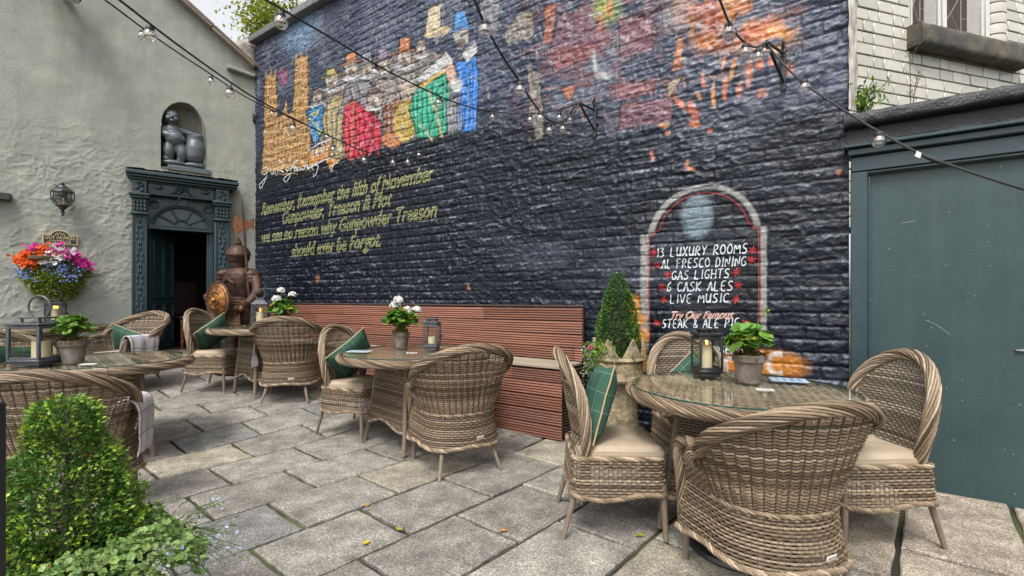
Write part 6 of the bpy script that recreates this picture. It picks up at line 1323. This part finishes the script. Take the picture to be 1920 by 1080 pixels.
# ================================================================ SUIT OF ARMOUR
def armour():
    y=6.98; x=(447-960)/FOC*y; gz=ground(x,y); t=thing('suit_of_armour','rusty brown suit of plate armour standing between doorway and black wall','armour',(x,y,gz),R(-22)); t.scale=(1.12,1.05,1.0)
    m=mat('rusted_steel',(.045,.023,.018),.55,.4,col2=(.085,.042,.026),vscale=16,var=.6,bump=1.8,bscale=60); m2=mat('rusted_mail',(.075,.036,.022),.5,.6,col2=(.14,.075,.035),vscale=12,var=.4,bump=1.5,bscale=90)
    def part(nm,f,mm=m,par=t): g=Geo(); f(g); return obj(nm,g,mm,par)
    for s in (-1,1):
        def lg(g):
            tube(g,smoothp([(s*.105,0,.98),(s*.115,-.01,.75),(s*.118,0,.56),(s*.12,.01,.36),(s*.122,.01,.10)],2),np.interp(np.linspace(0,1,22),[0,.25,.5,.62,.8,1],[.105,.10,.075,.082,.068,.058])[:len(smoothp([(0,0,0)]*5,2))] if False else np.interp(np.linspace(0,1,len(smoothp([(0,0,0.)]*5,2))),[0,.25,.5,.62,.8,1],[.105,.10,.075,.082,.068,.058]),16)
            for z,r in ((.88,.108),(.70,.098),(.44,.084),(.30,.078)): tube(g,[(s*.116+r*math.cos(b),r*math.sin(b),z) for b in np.linspace(0,2*pi,25)[:-1]],.006,5,closed=True)
        part('leg',lg)
        part('knee_cop',lambda g:(ell(g,(s*.118,-.03,.55),(.075,.07,.065),14,9),ell(g,(s*.19,-.01,.55),(.02,.05,.05),10,7)))
        part('sabaton',lambda g:(ell(g,(s*.125,-.09,.05),(.058,.15,.055),14,9),ell(g,(s*.122,.0,.08),(.062,.07,.08),12,8)))
        part('pauldron',lambda g:[ell(g,(s*(.245+.018*k),0,1.405-.05*k),(.105-.006*k,.115-.008*k,.075-.004*k),16,10,M=Matrix.Rotation(s*R(22+6*k),4,'Y')) for k in range(3)])
    def tor(g):
        lathe(g,[(.0,1.0),(.155,1.0),(.160,1.06),(.172,1.12),(.205,1.25),(.215,1.34),(.195,1.42),(.14,1.475),(.09,1.50),(.085,1.54)],32,sy=.74,cap=False)
        for i in range(11):
            z=1.08+i*.031
            for k in range(22):
                b=pi+.2+k*(pi-.4)/21; r=np.interp(z,[1.06,1.12,1.25,1.34,1.42],[.160,.172,.205,.215,.195]); ell(g,(r*math.cos(b),r*.74*math.sin(b),z),(.010,.010,.009),6,4)
    part('cuirass',tor)
    part('breast_ornament',lambda g:[ell(g,(.028*k,-.162-.004*(3-abs(k)),1.335-.018*abs(k)),(.014,.014,.045),8,6,M=Matrix.Rotation(R(-16*k),4,'Y')) for k in range(-3,4)])
    part('belt',lambda g:lathe(g,[(.160,1.02),(.170,1.03),(.172,1.065),(.164,1.075)],30,sy=.76,cap=False))
    part('mail_skirt',lambda g:lathe(g,[(.165,1.03),(.19,.93),(.205,.82),(.20,.82),(.15,1.0)],32,sy=.78,cap=False),m2)
    for s in (-1,1):
        def ts(g):
            def fn(u,v): w=.075+.055*v; return np.stack([s*(.115+.03*v)+u*w,-.145-.075*v+.5*(u*w)**2,1.035-.36*v-.0*u],-1)
            gridsurf(g,fn,np.linspace(-1,1,9),np.linspace(0,1,10),uv=False); gridsurf(g,lambda u,v:fn(u,v)+np.array([0,.012,0]),np.linspace(-1,1,9),np.linspace(0,1,10),uv=False)
            for i in range(9):
                for k in range(8): 
                    p=fn(np.array([-.88+k*.25]),np.array([.06+i*.11]))[0]; ell(g,p,(.013,.010,.015),6,4)
        part('tasset',ts,m2)
    # arms: one hanging behind the shield, the other bent with the gauntlet by the hip
    def arm(P,r): return lambda g:tube(g,smoothp(P,2),np.interp(np.linspace(0,1,len(smoothp(np.array(P,float),2))),np.linspace(0,1,len(r)),r),14)
    part('arm',arm([(-.27,0,1.38),(-.34,-.02,1.24),(-.36,-.06,1.12),(-.30,-.18,1.00)],[.07,.064,.055,.045])); part('arm',arm([(.27,0,1.38),(.355,-.02,1.26),(.385,-.05,1.12),(.31,-.15,.96)],[.07,.064,.058,.05]))
    part('elbow_cop',lambda g:ell(g,(-.375,-.05,1.13),(.06,.065,.06),12,8)); part('elbow_cop',lambda g:ell(g,(.395,-.045,1.13),(.062,.065,.06),12,8))
    def gaunt(sx,c):
        def f(g):
            c_=np.array(c); 
            tube(g,[c_+np.array([sx*.06,.05,.10]),c_+np.array([sx*.02,.02,.03])],[.072,.046],14); ell(g,c_+np.array([0,0,-.005]),(.045,.038,.05),12,8)
            for k in range(4): tube(g,smoothp([c_+np.array([-sx*.02,-.030+.018*k,-.02]),c_+np.array([-sx*.055,-.032+.018*k,-.045]),c_+np.array([-sx*.06,-.028+.018*k,-.085+.006*abs(k-1)])],1),[.0105]*0 or .0105,7)
            tube(g,smoothp([c_+np.array([-sx*.02,-.035,.015]),c_+np.array([-sx*.05,-.058,.0]),c_+np.array([-sx*.07,-.055,-.02])],1),.011,7)
        return f
    part('gauntlet',gaunt(-1,(-.275,-.215,.985)),m2); part('gauntlet',gaunt(1,(.265,-.185,.915)),m2)
    def hel(g):
        lathe(g,[(.085,1.49),(.10,1.52),(.105,1.56),(.095,1.57)],26); lathe(g,[(.09,1.55),(.118,1.585),(.135,1.64),(.140,1.665),(.128,1.672)],28,sy=1.05); lathe(g,[(.132,1.678),(.148,1.685),(.142,1.705),(.128,1.745),(.10,1.79),(.055,1.822),(.0,1.832)],28,sy=1.08,cap=False)
        tube(g,[(0,-.145+.0*k,1.70) if k==0 else (0,-.145*math.cos(k*pi/14),1.70+.135*math.sin(k*pi/14)) for k in range(0,15)],.010,6)
    part('helmet',hel)
    part('visor',lambda g:[tube(g,[(.142*math.cos(b),.150*math.sin(b)-.004,z) for b in np.linspace(pi+.25,2*pi-.25,17)],.008,6) for z in (1.668,1.682)])
    part('finial',lambda g:(lathe(g,[(.0,1.82),(.035,1.83),(.045,1.85),(.02,1.87),(.024,1.89),(.010,1.905),(.016,1.925),(.0,1.945)],14),[ell(g,(.03*k,0,1.86),(.012,.012,.035),7,5,M=Matrix.Rotation(R(28*k),4,'Y')) for k in (-1,0,1)]))
    part('base',lambda g:lathe(g,[(0,0),(.30,0),(.30,.02),(0,.02)],30))
    # shield, held in front of the hanging arm
    y2=6.68; p=at(410,563,y2); sh=thing('shield','round rusty embossed shield with copper boss held by the armour','shield',p,R(-14)); ms=mat('coppered_rust',(.13,.052,.018),.48,.55,col2=(.30,.13,.032),vscale=7,var=.4,bump=.8,bscale=40); rx,rz=.185,.245
    def dome(g):
        def fn(u,v): b=.055*(1-v*v)+.022*np.exp(-(v*7)**2)+.010*np.abs(np.sin(u*4))*np.sin(pi*np.clip(v,0,1))+.006*np.cos(v*26)*(v<.55); return np.stack([rx*v*np.cos(u),-b-.01,rz*v*np.sin(u)],-1)
        gridsurf(g,fn,np.linspace(0,2*pi,49),np.linspace(0.01,1,20),uv=False); gridsurf(g,lambda u,v:fn(u,v)+np.array([0,.016,0]),np.linspace(0,2*pi,49),np.linspace(0.01,1,12),uv=False)
    g=Geo(); dome(g); obj('face',g,ms,sh); g=Geo(); tube(g,[(rx*math.cos(b),-.012,rz*math.sin(b)) for b in np.linspace(0,2*pi,49)[:-1]],.014,8,closed=True); tube(g,[(rx*.82*math.cos(b),-.034,rz*.82*math.sin(b)) for b in np.linspace(0,2*pi,49)[:-1]],.006,6,closed=True); obj('rim',g,m,sh); g=Geo(); ell(g,(0,-.09,0),(.035,.03,.035),12,8)
    for k in range(8): ell(g,(.06*math.cos(k*pi/4),-.08,.075*math.sin(k*pi/4)),(.014,.010,.014),7,5)
    obj('boss',g,ms,sh)
    # halberd
    y3=6.78; a=at(470,600,y3); b=at(455,395,y3); d=(b-a).normalized(); foot=a+d*(-(a.z-gz)/d.z); hb=thing('halberd','long halberd with rusty axe blade rising beside the helmet','halberd',foot); L=(b-foot).length
    hb.rotation_euler=d.to_track_quat('Z','Y').to_euler(); q=Matrix(d.to_track_quat('Z','Y').to_matrix())
    ml=mat('halberd_rust',(.15,.060,.022),.4,.7,col2=(.10,.04,.02),vscale=10,var=.35,bump=.5,bscale=50)
    g=Geo(); tube(g,[(0,0,.0),(0,0,L-.02)],.018,10); obj('shaft',g,m,hb)
    Mi=q.inverted().to_4x4()
    def wl(dx,dz): return Mi@Vector((dx,0,dz))
    P=[(.012,-.10),(-.05,-.10),(-.085,-.15),(-.125,-.10),(-.145,-.0),(-.13,.09),(-.10,.14),(-.06,.07),(.012,.06),(.08,.05),(.145,.09),(.135,.0),(.15,-.07),(.08,-.05)]
    g=Geo(); oz=L-.19; M=Matrix.Translation((0,0,oz))@Mi; prism(g,P,-.008,.008,M); obj('axe_blade',g,ml,hb,smooth=False)
    g=Geo(); lathe(g,[(.014,L-.06),(.022,L-.05),(.012,L-.03),(.020,L-.015),(.011,L),(.018,L+.02),(.010,L+.035),(.014,L+.06),(.0,L+.16)],10); obj('spike',g,m,hb)
armour()
# ================================================================ FESTOON LIGHTS
m_cable=mat('cable_black',(.012,.012,.013),.6); m_fil=bpy.data.materials.new('filament'); m_fil.use_nodes=True; e=m_fil.node_tree.nodes['Principled BSDF']; e.inputs['Base Color'].default_value=(.8,.3,.1,1); e.inputs['Emission Color'].default_value=(1,.35,.08,1); e.inputs['Emission Strength'].default_value=.5
def festoon(label,pts,bulbs,rb=.036):
    """pts: (px,py,distance) along the cable; bulbs: (px,py,distance) of the globes"""
    t=thing('string_light',label,'string lights',at(*pts[0])); o=np.array(at(*pts[0])); P=np.array([at(*p) for p in pts])-o; P=smoothp(P,3); g=Geo(); tube(g,P,.0065,6); obj('cable',g,m_cable,t)
    for px,py,d in bulbs:
        c=np.array(at(px,py,d))-o; j=np.argmin(np.linalg.norm((P-c)[:,:2]*np.array([1,.6]),axis=1)); top=c+np.array([0,0,rb*1.02])
        g=Geo(); lathe(g,[(.0,-rb*1.02),(rb*.5,-rb*.88),(rb*.87,-rb*.5),(rb,0),(rb*.88,rb*.48),(rb*.6,rb*.8),(rb*.5,rb*.9)],18,c,cap=False); b=obj('bulb',g,m_bulb,t)
        g=Geo(); lathe(g,[(rb*.62,rb*.72),(rb*.66,rb*.8),(rb*.62,rb*1.25),(rb*.42,rb*1.5),(rb*.2,rb*1.6)],14,c); q=P[j]
        tube(g,[c+np.array([0,0,rb*1.5]),np.array([c[0]*.5+q[0]*.5,c[1]*.5+q[1]*.5,max(c[2]+rb*1.6,q[2])]),q] if np.linalg.norm(q-c)<.3 else [c+np.array([0,0,rb*1.5]),c+np.array([0,0,rb*3])],.006,5); obj('socket',g,m_cable,b)
        g=Geo(); tube(g,[c+np.array([rb*.25*math.sin(k),0,rb*(.55-.12*abs(k%2*2))]) for k in range(-3,4)],.0016,4); obj('filament',g,m_fil,b)
festoon('festoon cable crossing the cottage wall to the corner, larger bulbs first',[(120,-75,1.9),(225,0,2.4),(285,48,2.75),(360,104,3.2),(437,158,3.65),(480,186,4.0),(550,222,4.6),(620,256,5.2),(680,284,5.8),(745,300,6.0),(800,286,6.1)],[(281,67,2.75),(431,176,3.65),(550,242,4.6),(625,281,5.2),(683,301,5.6),(737,306,5.75),(765,305,5.85),(786,292,6.0),(800,299,6.0)])
festoon('thinner second festoon cable running just above the first',[(90,-75,2.6),(198,0,3.3),(270,55,3.9),(335,100,4.4),(400,142,4.9),(455,180,5.4),(510,206,5.9),(600,246,6.4),(680,284,6.4)],[(267,68,3.9),(396,153,4.9),(511,214,5.9),(614,258,6.4)],.033)
festoon('festoon cable passing in front of the painted hatted figures',[(400,-55,1.9),(500,0,2.4),(560,36,2.75),(620,70,3.1),(704,122,3.6),(800,170,4.1),(860,196,4.5),(924,211,4.9),(1005,214,5.0),(1060,204,4.6),(1086,193,4.45)],[(527,42,2.6),(704,138,3.6),(823,194,4.3),(924,221,5.0),(994,226,4.9)])
festoon('festoon cable dropping steeply to the middle wall bracket',[(860,-70,2.0),(890,0,2.3),(905,38,2.45),(935,95,2.75),(972,150,3.1),(1008,206,3.7),(1030,228,4.1),(1055,232,4.3),(1078,210,4.4),(1086,193,4.45)],[(909,58,2.45),(975,170,3.05),(1013,223,3.75),(1030,246,4.1),(1055,243,4.3),(1049,222,4.6),(1068,226,4.6)])
festoon('festoon cable dropping to the right-hand wall bracket',[(1320,-70,2.1),(1350,0,2.4),(1368,48,2.7),(1392,78,3.0),(1418,92,3.25),(1437,78,3.35)],[(1366,61,2.7),(1397,99,3.0),(1421,107,3.25),(1435,98,3.4)])
festoon('festoon cable from right-hand bracket across the green door',[(1437,80,3.35),(1465,118,3.2),(1508,158,3.05),(1580,206,2.85),(1650,249,2.7),(1720,287,2.55),(1760,302,2.5),(1840,330,2.35),(1925,357,2.25),(2010,380,2.2)],[(1508,165,3.05),(1648,265,2.7)])
g=Geo(); a=np.array(at(1733,292,2.53)); b=np.array(at(1765,304,2.49)); tube(g,[a,a*.6+b*.4,a*.4+b*.6,b],[.010,.013,.016,.012],8); o=obj('cable_connector',g,m_cable); tag(o,'black inline plug connector on the cable above the green door','connector')
g=Geo(); c=np.array(at(1722,290,2.54)); cbox(g,(0,0,0),(.030,.002,.030),.0005,Matrix.Translation(Vector(c))@Matrix.Rotation(R(25),4,'Y')); o=obj('cable_tag',g,MATS['tag_white']); tag(o,'small white paper tag hanging from the cable over the green door','tag')
def brk(label,tip,top,bot,dist):
    s,z1=bpx(*top); _,z0=bpx(*bot); t=thing('wall_bracket',label,'bracket',bw(s,0),math.atan2(U[1],U[0]),'black brackets holding the festoon lights'); tp=np.array(at(tip[0],tip[1],dist)); o=np.array(bw(s,0)); d=tp-o; lx=d[0]*U[0]+d[1]*U[1]; ly=-(d[0]*UN[0]+d[1]*UN[1]); T=(lx,ly,tp[2])
    g=Geo(); cbox(g,(0,-.035,(z0+z1)/2),(.035,.02,z1-z0+.12),.003); obj('plate',g,m_blackmetal,t)
    for zz in (z0,z1-.02): g=Geo(); tube(g,[(0,-.04,zz),T],.011,7); obj('stay',g,m_blackmetal,t)
    g=Geo(); tube(g,smoothp([(0,-.04,z1),(.0,-.09,z1+.06),(.0,-.05,z1+.10),(0,-.03,z1+.06)],2),.008,6); obj('scroll',g,m_blackmetal,t)
brk('black iron bracket in the middle of the mural',(1086,193),(1118,205),(1118,247),4.42); brk('black iron bracket at the right of the mural, by the painted flames',(1437,78),(1470,100),(1468,158),3.32)
# ================================================================ TREE, WEEDS, LEAVES
def tree():
    y=12.2; x=(548-960)/FOC*y; t=thing('leafy_tree','yellow green leafy tree rising behind the black wall','tree',(x,y,.37)); H=8.2
    g=Geo(); tube(g,smoothp([(0,0,0),(.1,0,2),(-.05,.1,4.2),(.05,0,6),(0,0,7.6)],2),np.linspace(.22,.04,len(smoothp(np.zeros((5,3)),2))),10); rs=random.Random(6); tips=[]
    for k in range(46):
        z=rs.uniform(4.6,7.8); b=rs.uniform(0,6.28); L=rs.uniform(.4,1.45)*np.interp(z,[4.6,6.4,8],[.75,1.05,.6]); e=np.array([L*math.cos(b),L*math.sin(b),z+rs.uniform(.1,.8)]); P=smoothp([(0,0,z-.3),(e[0]*.5,e[1]*.5,(z+e[2])/2+.05),tuple(e)],1); tube(g,P,np.linspace(.035,.007,len(P)),6); tips+=[e,e*.65+np.array([0,0,z])*.35]
    obj('trunk',g,m_bark,t); g=Geo(); n=15000; tp=np.array(tips); k=RNG.integers(0,len(tp),n); P=tp[k]+RNG.normal(size=(n,3))*np.array([.27,.27,.22]); cl=(k%7)/7; c=greens(n,(.12,.19,.012),.4,(.45,.44,.03),np.clip(RNG.random(n)*.9*cl,0,1)); c[RNG.random(n)<.02]=(.45,.20,.03); leaves(g,P,RNG.normal(size=(n,3))+np.array([0,0,-.3]),.10,.065,c); obj('crown',g,m_leaf,t)
tree()
def weed(label,o,n,h,spread,seed,dry=0):
    t=thing('weed',label,'weed',o); g=Geo(); rs=random.Random(seed)
    for k in range(n):
        b=rs.uniform(0,6.28); q=spread*rs.random(); e=np.array([q*math.cos(b),q*math.sin(b)*.5-.02,h*rs.uniform(.4,1)]); P=smoothp([(e[0]*.15,e[1]*.15,0),(e[0]*.4,e[1]*.4,e[2]*.6),tuple(e)],2); tube(g,P,.0022 if dry else .003,4,np.array([.14,.10,.05]) if dry else np.array([.10,.15,.03])); m=10 if dry else 16; leaves(g,P[RNG.integers(len(P)//3,len(P),m)],RNG.normal(size=(m,3))+np.array([0,0,.2]),.012 if dry else .045,.007 if dry else .016,greens(m,(.20,.15,.07) if dry else (.14,.24,.035),.4))
        if dry:
            for j in range(5): d=RNG.normal(size=3)*.05+np.array([0,0,.05]); p=P[rs.randrange(len(P)//2,len(P))]; tube(g,[p,p+d],.0012,3,np.array([.16,.12,.06])); leaves(g,(p+d)[None],RNG.normal(size=(1,3)),.014,.012,np.array([[.42,.38,.30]]))
    obj('foliage',g,m_leaf,t); return t
weed('green ferny weed sprouting at the end of the black wall',bw(8.44,2.625,-.10),18,.26,.20,3); weed('small yellow weed growing in the black wall',bw(7.95,3.05,.02),7,.16,.12,5,1)
weed('dry seed stalks on the coping under the window',bw(9.35,2.63,-.12),6,.42,.16,7,1); weed('dry seed stalks on the coping beside the wall end',bw(8.72,2.63,-.16),5,.42,.12,8,1); weed('tall dry stalk on the coping at the right edge',bw(10.35,2.63,-.16),7,.85,.25,9,1); weed('yellow moss tuft on the coping at the right edge',bw(10.2,2.63,-.12),16,.10,.22,10)
def litter():
    rs=random.Random(12)
    for i,(px,py,c,lab) in enumerate([(690,1021,(.55,.42,.05),'yellow fallen leaf on the foreground paving'),(382,762,(.40,.14,.04),'rust fallen leaf on the paving before the far table'),(962,817,(.48,.32,.06),'yellow fallen leaf by the foot of the bench'),(745,996,(.30,.34,.06),'greenish fallen leaf on the paving'),(684,949,(.48,.25,.07),'tan fallen leaf in a paving joint'),(993,867,(.38,.42,.08),'green fallen leaf right of the middle armchair'),(943,999,(.42,.24,.09),'brown fallen leaf by the right-hand dining chair'),(1198,1004,(.30,.34,.05),'small green leaf near the parasol base')]):
        h=py-560; z=FOC*EYE/h; z=z if z<4.2 else FOC*(EYE+.378)/(h+.09*FOC); x=(px-960)/FOC*z; g=Geo(); n=5; b=rs.uniform(0,6); D=np.array([[math.cos(b+k),math.sin(b+k),.12] for k in (-1,-.5,0,.5,1)]); leaves(g,np.tile([0,0,.004],(n,1)),D,.034,.020,np.tile(c,(n,1)),nrm=np.tile([0.,0,1],(n,1))); o=obj('fallen_leaf',g,m_leaf,loc=(x,z,ground(x,z)+.004)); tag(o,lab,'leaf','leaves fallen on the paving')
litter()
def edge_post():
    t=thing('dark_post','narrow dark post with pale top at the left edge of the yard','post',(-1.235,1.14,0)); g=Geo(); cbox(g,(-.05,0,.525),(.125,.06,1.05),.004); obj('shaft',g,mat('post_black',(.014,.015,.018),.5,bump=.2,bscale=60),t); g=Geo(); cbox(g,(-.05,0,1.10),(.11,.045,.095),.006); obj('cap',g,mat('post_cap',(.35,.37,.38),.6),t)
edge_post()
